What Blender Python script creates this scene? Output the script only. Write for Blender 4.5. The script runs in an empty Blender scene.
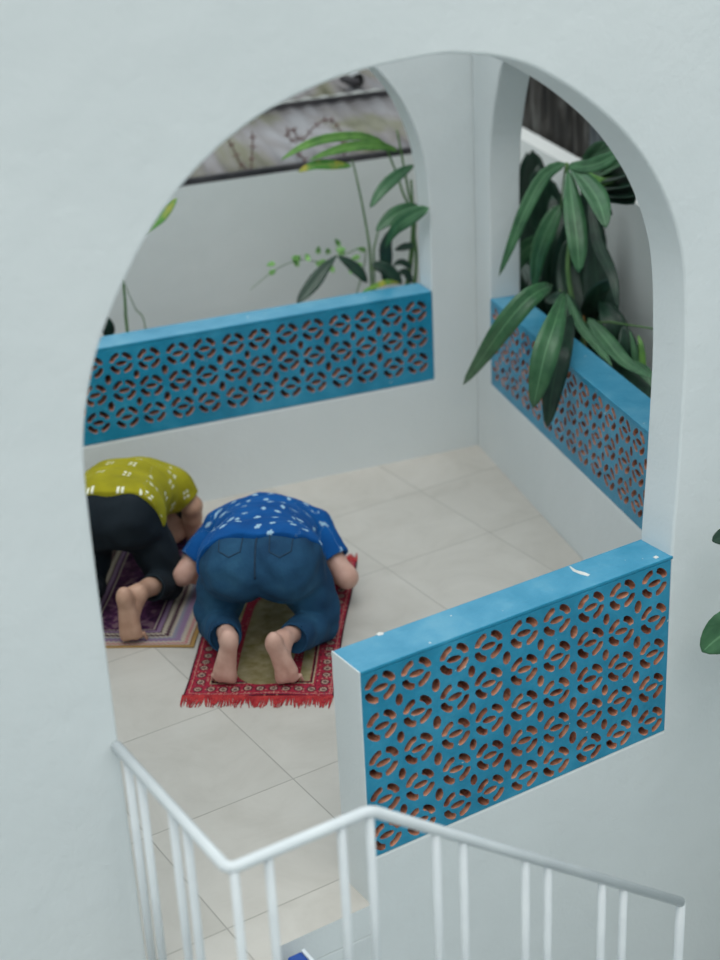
import bpy, bmesh, math, random
import numpy as np
from mathutils import Vector, Matrix
from mathutils.geometry import delaunay_2d_cdt
from mathutils.bvhtree import BVHTree

random.seed(7)
SC = bpy.context.scene
COL = SC.collection

# ------------------------------------------------------------------ camera frame
H = 3.57
F = 1624.56
M2 = np.array([[0.84445487, -0.5336951, -0.04544788],
               [-0.25933218, -0.33314016, -0.90651225],
               [0.46866063, 0.77729478, -0.41972614]])   # rows: right, down, forward
CORNER = np.array([4.739, 6.598, 0.0])                   # far right corner of the alcove
RD = np.array([0.27718, 0.96082, 0.0])                   # along the right wall, going away
KD = np.array([0.98319, -0.18260, 0.0])                  # along the back wall, going right
NR = np.array([0.96082, -0.27718, 0.0])                  # out through the right wall
NK = np.array([0.18260, 0.98319, 0.0])                   # out through the back wall


def on_plane(px, py, p0, n):
    d = M2.T @ np.array([(px - 360) / F, (py - 480) / F, 1.0])
    c = np.array([0, 0, H])
    return Vector(c + d * (np.dot(n, np.array(p0) - c) / np.dot(n, d)))


def at_back(px, py, d):
    return on_plane(px, py, CORNER + NK * d, NK)


def at_right(px, py, d):
    return on_plane(px, py, CORNER + NR * d, NR)


def kp(s, d, z):      # s metres left of the corner along the back wall, d metres outwards
    return Vector(CORNER - KD * s + NK * d + np.array([0, 0, z]))


def rp(s, d, z):      # s metres towards the camera along the right wall, d metres outwards
    return Vector(CORNER - RD * s + NR * d + np.array([0, 0, z]))


# ------------------------------------------------------------------ materials
def new_mat(name):
    m = bpy.data.materials.new(name)
    m.use_nodes = True
    nt = m.node_tree
    return m, nt, nt.nodes['Principled BSDF']


def nd(nt, t, **kw):
    n = nt.nodes.new(t)
    for k, v in kw.items():
        if k in n.inputs:
            n.inputs[k].default_value = v
        else:
            setattr(n, k, v)
    return n


def lk(nt, a, b):
    nt.links.new(a, b)


def ramp(nt, stops, interp='LINEAR'):
    r = nt.nodes.new('ShaderNodeValToRGB')
    cr = r.color_ramp
    cr.interpolation = interp
    while len(cr.elements) < len(stops):
        cr.elements.new(0.5)
    for e, (p, c) in zip(cr.elements, stops):
        e.position = p
        e.color = (*c, 1) if len(c) == 3 else c
    return r


def math_n(nt, op, a, b=None, c=None, clamp=False):
    n = nt.nodes.new('ShaderNodeMath')
    n.operation = op
    n.use_clamp = clamp
    for i, v in enumerate((a, b, c)):
        if v is None:
            continue
        if isinstance(v, (int, float)):
            n.inputs[i].default_value = v
        else:
            lk(nt, v, n.inputs[i])
    return n.outputs[0]


def mixc(nt, fac, a, b):
    n = nt.nodes.new('ShaderNodeMix')
    n.data_type = 'RGBA'
    for sock, v in ((n.inputs[0], fac), (n.inputs[6], a), (n.inputs[7], b)):
        if isinstance(v, (int, float)):
            sock.default_value = v
        elif isinstance(v, tuple):
            sock.default_value = (*v, 1)
        else:
            lk(nt, v, sock)
    return n.outputs[2]


def bump(nt, bsdf, height, strength=0.3, dist=0.01):
    b = nd(nt, 'ShaderNodeBump')
    b.inputs['Strength'].default_value = strength
    b.inputs['Distance'].default_value = dist
    lk(nt, height, b.inputs['Height'])
    lk(nt, b.outputs[0], bsdf.inputs['Normal'])


def objco(nt):
    return nd(nt, 'ShaderNodeTexCoord').outputs['Object']


def noisy(name, c1, c2, scale=4.0, rough=0.6, bs=0.2, bd=0.004, bscale=40, lo=0.35, hi=0.65, spec=0.4):
    m, nt, b = new_mat(name)
    co = objco(nt)
    n = nd(nt, 'ShaderNodeTexNoise', Scale=scale, Detail=6.0)
    lk(nt, co, n.inputs['Vector'])
    r = ramp(nt, [(lo, c1), (hi, c2)])
    lk(nt, n.outputs['Fac'], r.inputs[0])
    lk(nt, r.outputs[0], b.inputs['Base Color'])
    b.inputs['Roughness'].default_value = rough
    b.inputs['Specular IOR Level'].default_value = spec
    n2 = nd(nt, 'ShaderNodeTexNoise', Scale=bscale, Detail=4.0)
    lk(nt, co, n2.inputs['Vector'])
    if bs:
        bump(nt, b, n2.outputs['Fac'], bs, bd)
    return m


def plaster(name, c1, c2, stain):
    m, nt, b = new_mat(name)
    co = objco(nt)
    n = nd(nt, 'ShaderNodeTexNoise', Scale=1.3, Detail=5.0)
    lk(nt, co, n.inputs['Vector'])
    r = ramp(nt, [(0.3, c1), (0.7, c2)])
    lk(nt, n.outputs['Fac'], r.inputs[0])
    s = nd(nt, 'ShaderNodeTexNoise', Scale=9.0, Detail=8.0)
    s.inputs['Roughness'].default_value = 0.75
    lk(nt, co, s.inputs['Vector'])
    sr = ramp(nt, [(0.68, (0, 0, 0)), (0.78, (1, 1, 1))])
    lk(nt, s.outputs['Fac'], sr.inputs[0])
    f = math_n(nt, 'MULTIPLY', sr.outputs[0], 0.35)
    lk(nt, mixc(nt, f, r.outputs[0], stain), b.inputs['Base Color'])
    b.inputs['Roughness'].default_value = 0.75
    b.inputs['Specular IOR Level'].default_value = 0.25
    n1 = nd(nt, 'ShaderNodeTexNoise', Scale=7.0, Detail=3.0)
    lk(nt, co, n1.inputs['Vector'])
    n2 = nd(nt, 'ShaderNodeTexNoise', Scale=60.0, Detail=6.0)
    lk(nt, co, n2.inputs['Vector'])
    v = nd(nt, 'ShaderNodeTexNoise', Scale=22.0, Detail=2.0, Distortion=1.5)
    lk(nt, co, v.inputs['Vector'])
    h = math_n(nt, 'ADD', math_n(nt, 'MULTIPLY', n1.outputs['Fac'], 1.4), math_n(nt, 'MULTIPLY', n2.outputs['Fac'], 0.25))
    h = math_n(nt, 'ADD', h, math_n(nt, 'MULTIPLY', v.outputs['Fac'], 0.4))
    bump(nt, b, h, 0.5, 0.006)
    return m


MAT = {}
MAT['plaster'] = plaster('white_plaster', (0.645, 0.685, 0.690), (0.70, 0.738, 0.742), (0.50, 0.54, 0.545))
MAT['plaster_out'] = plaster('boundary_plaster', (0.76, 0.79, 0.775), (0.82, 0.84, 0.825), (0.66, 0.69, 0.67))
MAT['ceiling'] = noisy('ceiling_paint', (0.62, 0.66, 0.64), (0.68, 0.71, 0.69), 2, 0.8, 0.1)
MAT['rail'] = noisy('white_rail_paint', (0.64, 0.68, 0.70), (0.69, 0.73, 0.745), 9, 0.35, 0.05)
MAT['terracotta'] = noisy('terracotta', (0.20, 0.06, 0.035), (0.66, 0.32, 0.20), 20, 0.85, 0.4, 0.002, 150)
MAT['soil'] = noisy('soil', (0.03, 0.024, 0.018), (0.075, 0.06, 0.045), 25, 0.95, 0.8, 0.02, 60)
MAT['skin'] = noisy('skin', (0.52, 0.30, 0.235), (0.64, 0.40, 0.325), 14, 0.5, 0.15, 0.0015, 160)
MAT['skin_dark'] = noisy('skin_tan', (0.44, 0.25, 0.17), (0.56, 0.34, 0.245), 14, 0.5, 0.15, 0.0015, 160)
MAT['hair'] = noisy('dark_hair', (0.012, 0.010, 0.009), (0.03, 0.025, 0.022), 80, 0.5, 0.6, 0.003, 220)
MAT['trousers'] = noisy('black_trouser_cloth', (0.007, 0.012, 0.017), (0.013, 0.020, 0.027), 6, 0.85, 0.25, 0.003, 90, spec=0.2)
MAT['steel'] = noisy('galvanised_steel', (0.35, 0.37, 0.38), (0.5, 0.52, 0.53), 12, 0.35, 0.05)
MAT['steel'].node_tree.nodes['Principled BSDF'].inputs['Metallic'].default_value = 0.8
MAT['gutter'] = noisy('dark_gutter', (0.03, 0.03, 0.035), (0.07, 0.065, 0.07), 6, 0.7)
MAT['rust'] = noisy('rusty_wire', (0.10, 0.045, 0.04), (0.17, 0.09, 0.08), 30, 0.8)
MAT['concrete'] = noisy('concrete', (0.40, 0.43, 0.43), (0.52, 0.55, 0.54), 5, 0.85, 0.3, 0.005)
MAT['white_cap'] = noisy('rough_cement_edge', (0.55, 0.56, 0.54), (0.72, 0.72, 0.69), 14, 0.85, 0.6, 0.01, 50)
MAT['bin_blue'] = noisy('deep_blue_plastic', (0.005, 0.05, 0.28), (0.008, 0.07, 0.34), 5, 0.4, 0.02)
MAT['bin_rim'] = noisy('pale_plastic_rim', (0.6, 0.66, 0.7), (0.7, 0.74, 0.76), 5, 0.4, 0.02)
MAT['thread'] = noisy('seam_thread', (0.008, 0.03, 0.065), (0.015, 0.045, 0.085), 50, 0.8, 0)
MAT['stem'] = noisy('green_stem', (0.07, 0.16, 0.05), (0.13, 0.24, 0.08), 8, 0.55, 0.1)
MAT['dry_stem'] = noisy('dry_orange_stem', (0.30, 0.14, 0.04), (0.42, 0.22, 0.07), 12, 0.7, 0.2)


def blue_paint(name='blue_paint', cols=None):
    m, nt, b = new_mat(name)
    co = objco(nt)
    n = nd(nt, 'ShaderNodeTexNoise', Scale=6.0, Detail=6.0)
    n.inputs['Roughness'].default_value = 0.6
    lk(nt, co, n.inputs['Vector'])
    r = ramp(nt, cols or [(0.3, (0.006, 0.185, 0.31)), (0.52, (0.012, 0.235, 0.39)), (0.75, (0.04, 0.31, 0.48))])
    lk(nt, n.outputs['Fac'], r.inputs[0])
    s = nd(nt, 'ShaderNodeTexNoise', Scale=38.0, Detail=3.0)
    lk(nt, co, s.inputs['Vector'])
    sr = ramp(nt, [(0.735, (0, 0, 0)), (0.75, (1, 1, 1))])
    lk(nt, s.outputs['Fac'], sr.inputs[0])
    lk(nt, mixc(nt, sr.outputs[0], r.outputs[0], (0.62, 0.66, 0.66)), b.inputs['Base Color'])
    b.inputs['Roughness'].default_value = 0.34
    n2 = nd(nt, 'ShaderNodeTexNoise', Scale=45.0, Detail=5.0)
    lk(nt, co, n2.inputs['Vector'])
    bump(nt, b, n2.outputs['Fac'], 0.35, 0.004)
    return m


MAT['blue'] = blue_paint()
MAT['blue_faded_skylit'] = blue_paint('faded_skylit_blue_paint', [(0.3, (0.03, 0.24, 0.39)), (0.5, (0.06, 0.29, 0.45)), (0.72, (0.12, 0.36, 0.50))])  # cap tops: fading plus the pale sky reflection, both painted into the colour


def floor_tiles():
    m, nt, b = new_mat('beige_floor_tiles')
    sp = nd(nt, 'ShaderNodeSeparateXYZ')
    lk(nt, objco(nt), sp.inputs[0])

    def line(sock, off):
        t = math_n(nt, 'DIVIDE', math_n(nt, 'SUBTRACT', sock, off), 0.6013)
        fr = math_n(nt, 'FRACT', t)
        d = math_n(nt, 'MINIMUM', fr, math_n(nt, 'SUBTRACT', 1.0, fr))
        return d, math_n(nt, 'FLOOR', t)
    dx, ix = line(sp.outputs[0], 1.757 - 6.013)
    dy, iy = line(sp.outputs[1], 3.905 - 6.013)
    d = math_n(nt, 'MINIMUM', dx, dy)
    gr = nd(nt, 'ShaderNodeMapRange')
    gr.interpolation_type = 'SMOOTHSTEP'
    gr.inputs['From Min'].default_value = 0.0022
    gr.inputs['From Max'].default_value = 0.0062
    lk(nt, d, gr.inputs['Value'])
    cb = nd(nt, 'ShaderNodeCombineXYZ')
    lk(nt, ix, cb.inputs[0]); lk(nt, iy, cb.inputs[1])
    wn = nd(nt, 'ShaderNodeTexWhiteNoise')
    lk(nt, cb.outputs[0], wn.inputs['Vector'])
    n = nd(nt, 'ShaderNodeTexNoise', Scale=3.2, Detail=9.0, Distortion=0.6)
    n.inputs['Roughness'].default_value = 0.65
    ad = nd(nt, 'ShaderNodeVectorMath', operation='ADD')
    sc = nd(nt, 'ShaderNodeVectorMath', operation='SCALE')
    sc.inputs['Scale'].default_value = 7.0
    lk(nt, wn.outputs['Color'], sc.inputs[0])
    lk(nt, objco(nt), ad.inputs[0]); lk(nt, sc.outputs[0], ad.inputs[1])
    lk(nt, ad.outputs[0], n.inputs['Vector'])
    r = ramp(nt, [(0.3, (0.48, 0.455, 0.41)), (0.5, (0.535, 0.51, 0.465)), (0.7, (0.575, 0.55, 0.505))])
    lk(nt, n.outputs['Fac'], r.inputs[0])
    tv = math_n(nt, 'ADD', math_n(nt, 'MULTIPLY', wn.outputs['Value'], 0.06), 0.96)
    hs = nd(nt, 'ShaderNodeHueSaturation')
    lk(nt, tv, hs.inputs['Value']); lk(nt, r.outputs[0], hs.inputs['Color'])
    lk(nt, mixc(nt, gr.outputs[0], (0.36, 0.345, 0.31), hs.outputs[0]), b.inputs['Base Color'])
    b.inputs['Roughness'].default_value = 0.5
    bump(nt, b, gr.outputs[0], 0.4, 0.002)
    return m


MAT['tiles'] = floor_tiles()


def leaf_mat(name, dark, light, rib, trans=0.12):
    m, nt, b = new_mat(name)
    uv = nd(nt, 'ShaderNodeTexCoord').outputs['UV']
    sp = nd(nt, 'ShaderNodeSeparateXYZ')
    lk(nt, uv, sp.inputs[0])
    au = math_n(nt, 'ABSOLUTE', math_n(nt, 'SUBTRACT', sp.outputs[0], 0.5))
    n = nd(nt, 'ShaderNodeTexNoise', Scale=14.0, Detail=4.0)
    lk(nt, objco(nt), n.inputs['Vector'])
    r = ramp(nt, [(0.3, dark), (0.7, light)])
    lk(nt, n.outputs['Fac'], r.inputs[0])
    vein = math_n(nt, 'SINE', math_n(nt, 'ADD', math_n(nt, 'MULTIPLY', sp.outputs[1], 170.0), math_n(nt, 'MULTIPLY', au, -60.0)))
    ribm = nd(nt, 'ShaderNodeMapRange')
    ribm.inputs['From Min'].default_value = 0.015
    ribm.inputs['From Max'].default_value = 0.045
    ribm.inputs['To Min'].default_value = 0.75
    ribm.inputs['To Max'].default_value = 0.0
    lk(nt, au, ribm.inputs['Value'])
    lk(nt, mixc(nt, ribm.outputs[0], r.outputs[0], rib), b.inputs['Base Color'])
    b.inputs['Roughness'].default_value = 0.38
    b.inputs['Transmission Weight'].default_value = 0.0
    b.inputs['Subsurface Weight'].default_value = 0.0
    bump(nt, b, vein, 0.12, 0.002)
    return m


MAT['leaf'] = leaf_mat('leaf_green', (0.030, 0.105, 0.045), (0.060, 0.175, 0.075), (0.14, 0.30, 0.15))
MAT['leaf_dark'] = leaf_mat('leaf_dark_green', (0.008, 0.028, 0.018), (0.020, 0.060, 0.035), (0.03, 0.08, 0.045))
MAT['leaf_bright'] = leaf_mat('leaf_bright_green', (0.07, 0.20, 0.04), (0.16, 0.36, 0.07), (0.25, 0.45, 0.12))
MAT['leaf_lime'] = leaf_mat('leaf_lime_green', (0.16, 0.40, 0.10), (0.30, 0.56, 0.18), (0.35, 0.6, 0.25))
MAT['leaf_yellow'] = leaf_mat('leaf_yellowing', (0.10, 0.30, 0.05), (0.50, 0.42, 0.05), (0.45, 0.5, 0.15))
MAT['leaf_yellow'].node_tree.nodes['Color Ramp'].color_ramp.elements[0].position = 0.5


def corrugated(name, stops, scale, rough=0.5):
    m, nt, b = new_mat(name)
    mp = nd(nt, 'ShaderNodeMapping')
    mp.inputs['Scale'].default_value = scale
    lk(nt, objco(nt), mp.inputs[0])
    n = nd(nt, 'ShaderNodeTexNoise', Scale=2.6, Detail=8.0, Distortion=0.8)
    n.inputs['Roughness'].default_value = 0.62
    lk(nt, mp.outputs[0], n.inputs['Vector'])
    r = ramp(nt, stops)
    lk(nt, n.outputs['Fac'], r.inputs[0])
    lk(nt, r.outputs[0], b.inputs['Base Color'])
    b.inputs['Roughness'].default_value = rough
    return m


MAT['sheet'] = corrugated('weathered_plastic_sheet', [(0.30, (0.075, 0.08, 0.04)), (0.42, (0.15, 0.15, 0.10)), (0.52, (0.20, 0.19, 0.195)), (0.68, (0.28, 0.29, 0.31))], (1.0, 0.35, 1))
MAT['cladding'] = corrugated('dark_rusted_sheet', [(0.32, (0.015, 0.015, 0.016)), (0.48, (0.04, 0.034, 0.03)), (0.56, (0.10, 0.092, 0.085)), (0.70, (0.20, 0.20, 0.19))], (6, 6, 1.0), 0.8)
MAT['cladding_grey'] = corrugated('grey_aged_sheet', [(0.3, (0.07, 0.085, 0.10)), (0.5, (0.13, 0.15, 0.17)), (0.75, (0.24, 0.27, 0.29))], (3, 3, 0.6), 0.7)


def denim():
    m, nt, b = new_mat('blue_denim')
    co = objco(nt)
    n = nd(nt, 'ShaderNodeTexNoise', Scale=5.0, Detail=5.0)
    lk(nt, co, n.inputs['Vector'])
    r = ramp(nt, [(0.32, (0.010, 0.042, 0.095)), (0.52, (0.018, 0.072, 0.145)), (0.72, (0.038, 0.125, 0.215))])
    lk(nt, n.outputs['Fac'], r.inputs[0])
    w = nd(nt, 'ShaderNodeTexNoise', Scale=260.0, Detail=2.0)
    lk(nt, co, w.inputs['Vector'])
    hs = nd(nt, 'ShaderNodeHueSaturation')
    lk(nt, math_n(nt, 'ADD', math_n(nt, 'MULTIPLY', w.outputs['Fac'], 0.5), 0.75), hs.inputs['Value'])
    lk(nt, r.outputs[0], hs.inputs['Color'])
    lk(nt, hs.outputs[0], b.inputs['Base Color'])
    b.inputs['Roughness'].default_value = 0.9
    b.inputs['Specular IOR Level'].default_value = 0.2
    n2 = nd(nt, 'ShaderNodeTexNoise', Scale=22.0, Detail=4.0, Distortion=1.2)
    lk(nt, co, n2.inputs['Vector'])
    bump(nt, b, n2.outputs['Fac'], 0.35, 0.008)
    return m


MAT['denim'] = denim()


def print_cloth(name, base1, base2, spot, cell, spots, size, rand=0.35):
    """cloth with small woven marks laid out on the cloth's own coordinates"""
    m, nt, b = new_mat(name)
    at = nd(nt, 'ShaderNodeAttribute')
    at.attribute_name = 'cloth'
    vo = nd(nt, 'ShaderNodeTexVoronoi')
    vo.voronoi_dimensions = '2D'
    vo.inputs['Scale'].default_value = 1 / cell
    vo.inputs['Randomness'].default_value = rand
    lk(nt, at.outputs['Vector'], vo.inputs['Vector'])
    sub = nd(nt, 'ShaderNodeVectorMath', operation='SUBTRACT')
    lk(nt, at.outputs['Vector'], sub.inputs[0]); lk(nt, vo.outputs['Position'], sub.inputs[1])
    sp = nd(nt, 'ShaderNodeSeparateXYZ')
    if spots == 1:
        ro = nd(nt, 'ShaderNodeVectorRotate')
        ro.rotation_type = 'Z_AXIS'
        cs = nd(nt, 'ShaderNodeSeparateXYZ')
        lk(nt, vo.outputs['Color'], cs.inputs[0])
        lk(nt, math_n(nt, 'MULTIPLY', cs.outputs[0], 6.28), ro.inputs['Angle'])
        lk(nt, sub.outputs[0], ro.inputs['Vector'])
        lk(nt, ro.outputs[0], sp.inputs[0])
    else:
        lk(nt, sub.outputs[0], sp.inputs[0])
    ax = math_n(nt, 'ABSOLUTE', sp.outputs[0])
    ay = math_n(nt, 'ABSOLUTE', sp.outputs[1])
    if spots == 1:      # a small ragged flower: a cross of two bars
        d1 = math_n(nt, 'MAXIMUM', math_n(nt, 'MULTIPLY', ax, 0.75), math_n(nt, 'MULTIPLY', ay, 1.8))
        d2 = math_n(nt, 'MAXIMUM', math_n(nt, 'MULTIPLY', ax, 2.2), ay)
        d = math_n(nt, 'MINIMUM', d1, d2)
    else:               # two by two little squares
        d = math_n(nt, 'MAXIMUM', math_n(nt, 'ABSOLUTE', math_n(nt, 'SUBTRACT', ax, 0.010)),
                   math_n(nt, 'ABSOLUTE', math_n(nt, 'SUBTRACT', ay, 0.012)))
    mr = nd(nt, 'ShaderNodeMapRange')
    mr.inputs['From Min'].default_value = size * 0.8
    mr.inputs['From Max'].default_value = size * 1.1
    mr.inputs['To Min'].default_value = 0.85
    mr.inputs['To Max'].default_value = 0.0
    lk(nt, d, mr.inputs['Value'])
    co = objco(nt)
    n = nd(nt, 'ShaderNodeTexNoise', Scale=6.0, Detail=4.0)
    lk(nt, co, n.inputs['Vector'])
    r = ramp(nt, [(0.3, base1), (0.7, base2)])
    lk(nt, n.outputs['Fac'], r.inputs[0])
    lk(nt, mixc(nt, mr.outputs[0], r.outputs[0], spot), b.inputs['Base Color'])
    b.inputs['Roughness'].default_value = 0.9
    b.inputs['Specular IOR Level'].default_value = 0.2
    n2 = nd(nt, 'ShaderNodeTexNoise', Scale=16.0, Detail=3.0, Distortion=1.0)
    lk(nt, co, n2.inputs['Vector'])
    bump(nt, b, n2.outputs['Fac'], 0.4, 0.01)
    return m


MAT['blue_shirt'] = print_cloth('blue_flower_print', (0.002, 0.060, 0.23), (0.004, 0.095, 0.33), (0.38, 0.58, 0.72), 0.074, 1, 0.0112, 0.6)
MAT['lime_shirt'] = print_cloth('yellow_green_print', (0.26, 0.235, 0.010), (0.39, 0.35, 0.015), (0.85, 0.85, 0.72), 0.115, 4, 0.0065, 0.22)


# ------------------------------------------------------------------ object helpers
def tag(o, label=None, cat=None, group=None, kind=None):
    if label: o['label'] = label
    if cat: o['category'] = cat
    if group: o['group'] = group
    if kind: o['kind'] = kind
    return o


def mesh_obj(name, verts, faces, mats, parent=None, smooth=False, fmat=None, loc=(0, 0, 0), rotz=0.0):
    me = bpy.data.meshes.new(name)
    me.from_pydata([tuple(v) for v in verts], [], [tuple(f) for f in faces])
    for m in (mats if isinstance(mats, (list, tuple)) else [mats]):
        me.materials.append(m)
    if fmat is not None:
        me.polygons.foreach_set('material_index', fmat)
    if smooth:
        me.polygons.foreach_set('use_smooth', [True] * len(me.polygons))
    me.update()
    o = bpy.data.objects.new(name, me)
    COL.objects.link(o)
    o.location = loc
    o.rotation_euler = (0, 0, rotz)
    if parent:
        o.parent = parent
    return o


def empty(name, loc=(0, 0, 0), rotz=0.0):
    o = bpy.data.objects.new(name, None)
    o.empty_display_size = 0.1
    COL.objects.link(o)
    o.location = loc
    o.rotation_euler = (0, 0, rotz)
    return o


def bevel(o, w, seg=2, ang=50):
    m = o.modifiers.new('bevel', 'BEVEL')
    m.width = w
    m.segments = seg
    m.limit_method = 'ANGLE'
    m.angle_limit = math.radians(ang)
    return o


class MB:
    def __init__(s):
        s.v = []; s.f = []; s.m = []

    def add(s, vs, fs, mi=0):
        n = len(s.v)
        s.v += [Vector(v) for v in vs]
        s.f += [tuple(i + n for i in f) for f in fs]
        s.m += [mi] * len(fs)

    def box(s, o, ax, ay, az, mi=0, mis=None):
        """origin corner and three edge vectors; mis = per face index list (-x,+x,-y,+y,-z,+z)"""
        o, ax, ay, az = Vector(o), Vector(ax), Vector(ay), Vector(az)
        vs = [o + ax * i + ay * j + az * k for k in (0, 1) for j in (0, 1) for i in (0, 1)]
        fs = [(0, 4, 6, 2), (1, 3, 7, 5), (0, 1, 5, 4), (2, 6, 7, 3), (0, 2, 3, 1), (4, 5, 7, 6)]
        n = len(s.v)
        s.v += vs
        for q, f in enumerate(fs):
            s.f.append(tuple(i + n for i in f))
            s.m.append(mis[q] if mis else mi)

    def tube(s, pts, r, seg=8, mi=0, cap=True):
        pts = [Vector(p) for p in pts]
        rs = r if isinstance(r, (list, tuple)) else [r] * len(pts)
        n0 = len(s.v)
        up = Vector((0, 0, 1))
        prev = None
        for i, p in enumerate(pts):
            t = (pts[min(i + 1, len(pts) - 1)] - pts[max(i - 1, 0)]).normalized()
            if prev is None:
                a = up if abs(t.dot(up)) < 0.9 else Vector((1, 0, 0))
                prev = (a - t * a.dot(t)).normalized()
            else:
                prev = (prev - t * prev.dot(t)).normalized()
            b = t.cross(prev)
            for k in range(seg):
                an = 2 * math.pi * k / seg
                s.v.append(p + (prev * math.cos(an) + b * math.sin(an)) * rs[i])
        for i in range(len(pts) - 1):
            for k in range(seg):
                a = n0 + i * seg + k; b2 = n0 + i * seg + (k + 1) % seg
                s.f.append((a, b2, b2 + seg, a + seg)); s.m.append(mi)
        if cap:
            s.f.append(tuple(n0 + k for k in reversed(range(seg)))); s.m.append(mi)
            e = n0 + (len(pts) - 1) * seg
            s.f.append(tuple(e + k for k in range(seg))); s.m.append(mi)

    def build(s, name, mats, parent=None, smooth=False, base=None):
        vs = s.v
        b = base
        if b is None and parent is not None:
            pm = parent.matrix_world if False else Matrix.Translation(parent.location) @ Matrix.Rotation(parent.rotation_euler.z, 4, 'Z')
            inv = pm.inverted()
            vs = [inv @ v for v in vs]
            return mesh_obj(name, vs, s.f, mats, parent, smooth, s.m)
        if b is not None:
            b = Vector(b)
            vs = [v - b for v in vs]
            return mesh_obj(name, vs, s.f, mats, parent, smooth, s.m, loc=b)
        return mesh_obj(name, vs, s.f, mats, parent, smooth, s.m)


def catmull(pts, n=6):
    out = []
    P = [np.array(p, float) for p in pts]
    for i in range(len(P) - 1):
        p0 = P[max(i - 1, 0)]; p1 = P[i]; p2 = P[i + 1]; p3 = P[min(i + 2, len(P) - 1)]
        for k in range(n):
            t = k / n
            out.append(0.5 * ((2 * p1) + (-p0 + p2) * t + (2 * p0 - 5 * p1 + 4 * p2 - p3) * t * t + (-p0 + 3 * p1 - 3 * p2 + p3) * t ** 3))
    out.append(P[-1])
    return [tuple(o) for o in out]


def inside(poly, x, y):
    c = False
    j = len(poly) - 1
    for i in range(len(poly)):
        xi, yi = poly[i]; xj, yj = poly[j]
        if (yi > y) != (yj > y) and x < (xj - xi) * (y - yi) / (yj - yi) + xi:
            c = not c
        j = i
    return c


def slab_with_holes(outer, holes, to3d, thick, n, hole_mi=1, outer_mi=0):
    """flat polygon with holes (s,z) turned into a solid of the given thickness along n"""
    loops = [outer] + holes
    co = []; ed = []; lidx = []
    for lp in loops:
        st = len(co)
        co += [Vector(p) for p in lp]
        lidx.append(list(range(st, len(co))))
        ed += [(st + i, st + (i + 1) % len(lp)) for i in range(len(lp))]
    vo, _, fo, ov, _, _ = delaunay_2d_cdt(co, ed, [], 0, 1e-7, True)
    back = {}
    for i, o in enumerate(ov):
        for q in o:
            back[q] = i
    bbs = [(min(p[0] for p in h), max(p[0] for p in h), min(p[1] for p in h), max(p[1] for p in h)) for h in holes]
    tris = []
    for f in fo:
        cx = sum(vo[i].x for i in f) / 3; cy = sum(vo[i].y for i in f) / 3
        if not inside(outer, cx, cy):
            continue
        bad = False
        for h, bb in zip(holes, bbs):
            if bb[0] < cx < bb[1] and bb[2] < cy < bb[3] and inside(h, cx, cy):
                bad = True; break
        if not bad:
            tris.append(tuple(f))
    n = Vector(n)
    a = [to3d(v.x, v.y) for v in vo]
    N = len(a)
    vs = a + [p + n * thick for p in a]
    fs = []; ms = []
    nrm = (a[tris[0][1]] - a[tris[0][0]]).cross(a[tris[0][2]] - a[tris[0][0]])
    flip = nrm.dot(n) > 0
    for t in tris:
        fs.append(tuple(reversed(t)) if flip else t); ms.append(0)
        fs.append(tuple(i + N for i in (t if flip else reversed(t)))); ms.append(0)
    for li, ids in enumerate(lidx):
        for k in range(len(ids)):
            i = back[ids[k]]; j = back[ids[(k + 1) % len(ids)]]
            q = (i, j, j + N, i + N)
            if (li == 0) == flip: pass
            fs.append(q); ms.append(outer_mi if li == 0 else hole_mi)
    return vs, fs, ms


def fix_normals(o):
    bm = bmesh.new()
    bm.from_mesh(o.data)
    bmesh.ops.remove_doubles(bm, verts=bm.verts, dist=1e-5)
    bmesh.ops.recalc_face_normals(bm, faces=bm.faces)
    bm.to_mesh(o.data)
    bm.free()


# ------------------------------------------------------------------ the alcove shell
T = 0.165
WALL_TOP = 3.35
LOW_TOP = 2.62
YF = 3.73
arch = [(1.400, 1.45), (1.402, 1.75), (1.412, 1.90), (1.440, 2.03), (1.490, 2.165), (1.572, 2.305), (1.675, 2.44), (1.80, 2.555), (1.95, 2.645), (2.11, 2.702), (2.30, 2.738),
        (2.54, 2.750), (2.66, 2.737), (2.77, 2.714), (2.865, 2.682), (2.958, 2.635), (3.09, 2.550), (3.24, 2.425), (3.355, 2.29), (3.435, 2.155), (3.49, 2.01), (3.512, 1.88), (3.522, 1.72), (3.525, 1.55), (3.515, 1.2)]
loop = catmull(arch, 5)
outer = [(-1.5, -2.6), (6.2, -2.6), (6.2, WALL_TOP), (-1.5, WALL_TOP)]
hole = [(1.402, -0.12), (2.214, -0.12), (2.214, 0.185), (3.49, 0.185), (3.50, 0.93)] + list(reversed(loop))
vs, fs, ms = slab_with_holes(outer, [hole], lambda s, z: Vector((s, YF, z)), T, (0, 1, 0), 0, 0)
w = mesh_obj('wall_front', vs, fs, MAT['plaster'], fmat=ms)
fix_normals(w); bevel(w, 0.010, 3)
tag(w, kind='structure', label='white plaster wall pierced by the large front arch')

karch = [(0.247, 0.93), (0.245, 1.25), (0.252, 1.47), (0.28, 1.66), (0.345, 1.84), (0.43, 1.985), (0.56, 2.13), (0.75, 2.28), (1.0, 2.39), (1.28, 2.43)]
kl = catmull(karch, 4)
kl2 = [(2.56 - s, z) for s, z in reversed(kl)][1:]
khole = [(0.247, 0.43)] + kl + kl2 + [(2.313, 0.43)]
kouter = [(-0.165, -0.3), (4.1, -0.3), (4.1, LOW_TOP), (-0.165, LOW_TOP)]
vs, fs, ms = slab_with_holes(kouter, [khole], lambda s, z: kp(s, 0, z), T, Vector(NK), 0, 0)
w = mesh_obj('wall_back', vs, fs, MAT['plaster'], fmat=ms)
fix_normals(w); bevel(w, 0.01, 2)
tag(w, kind='structure')

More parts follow.
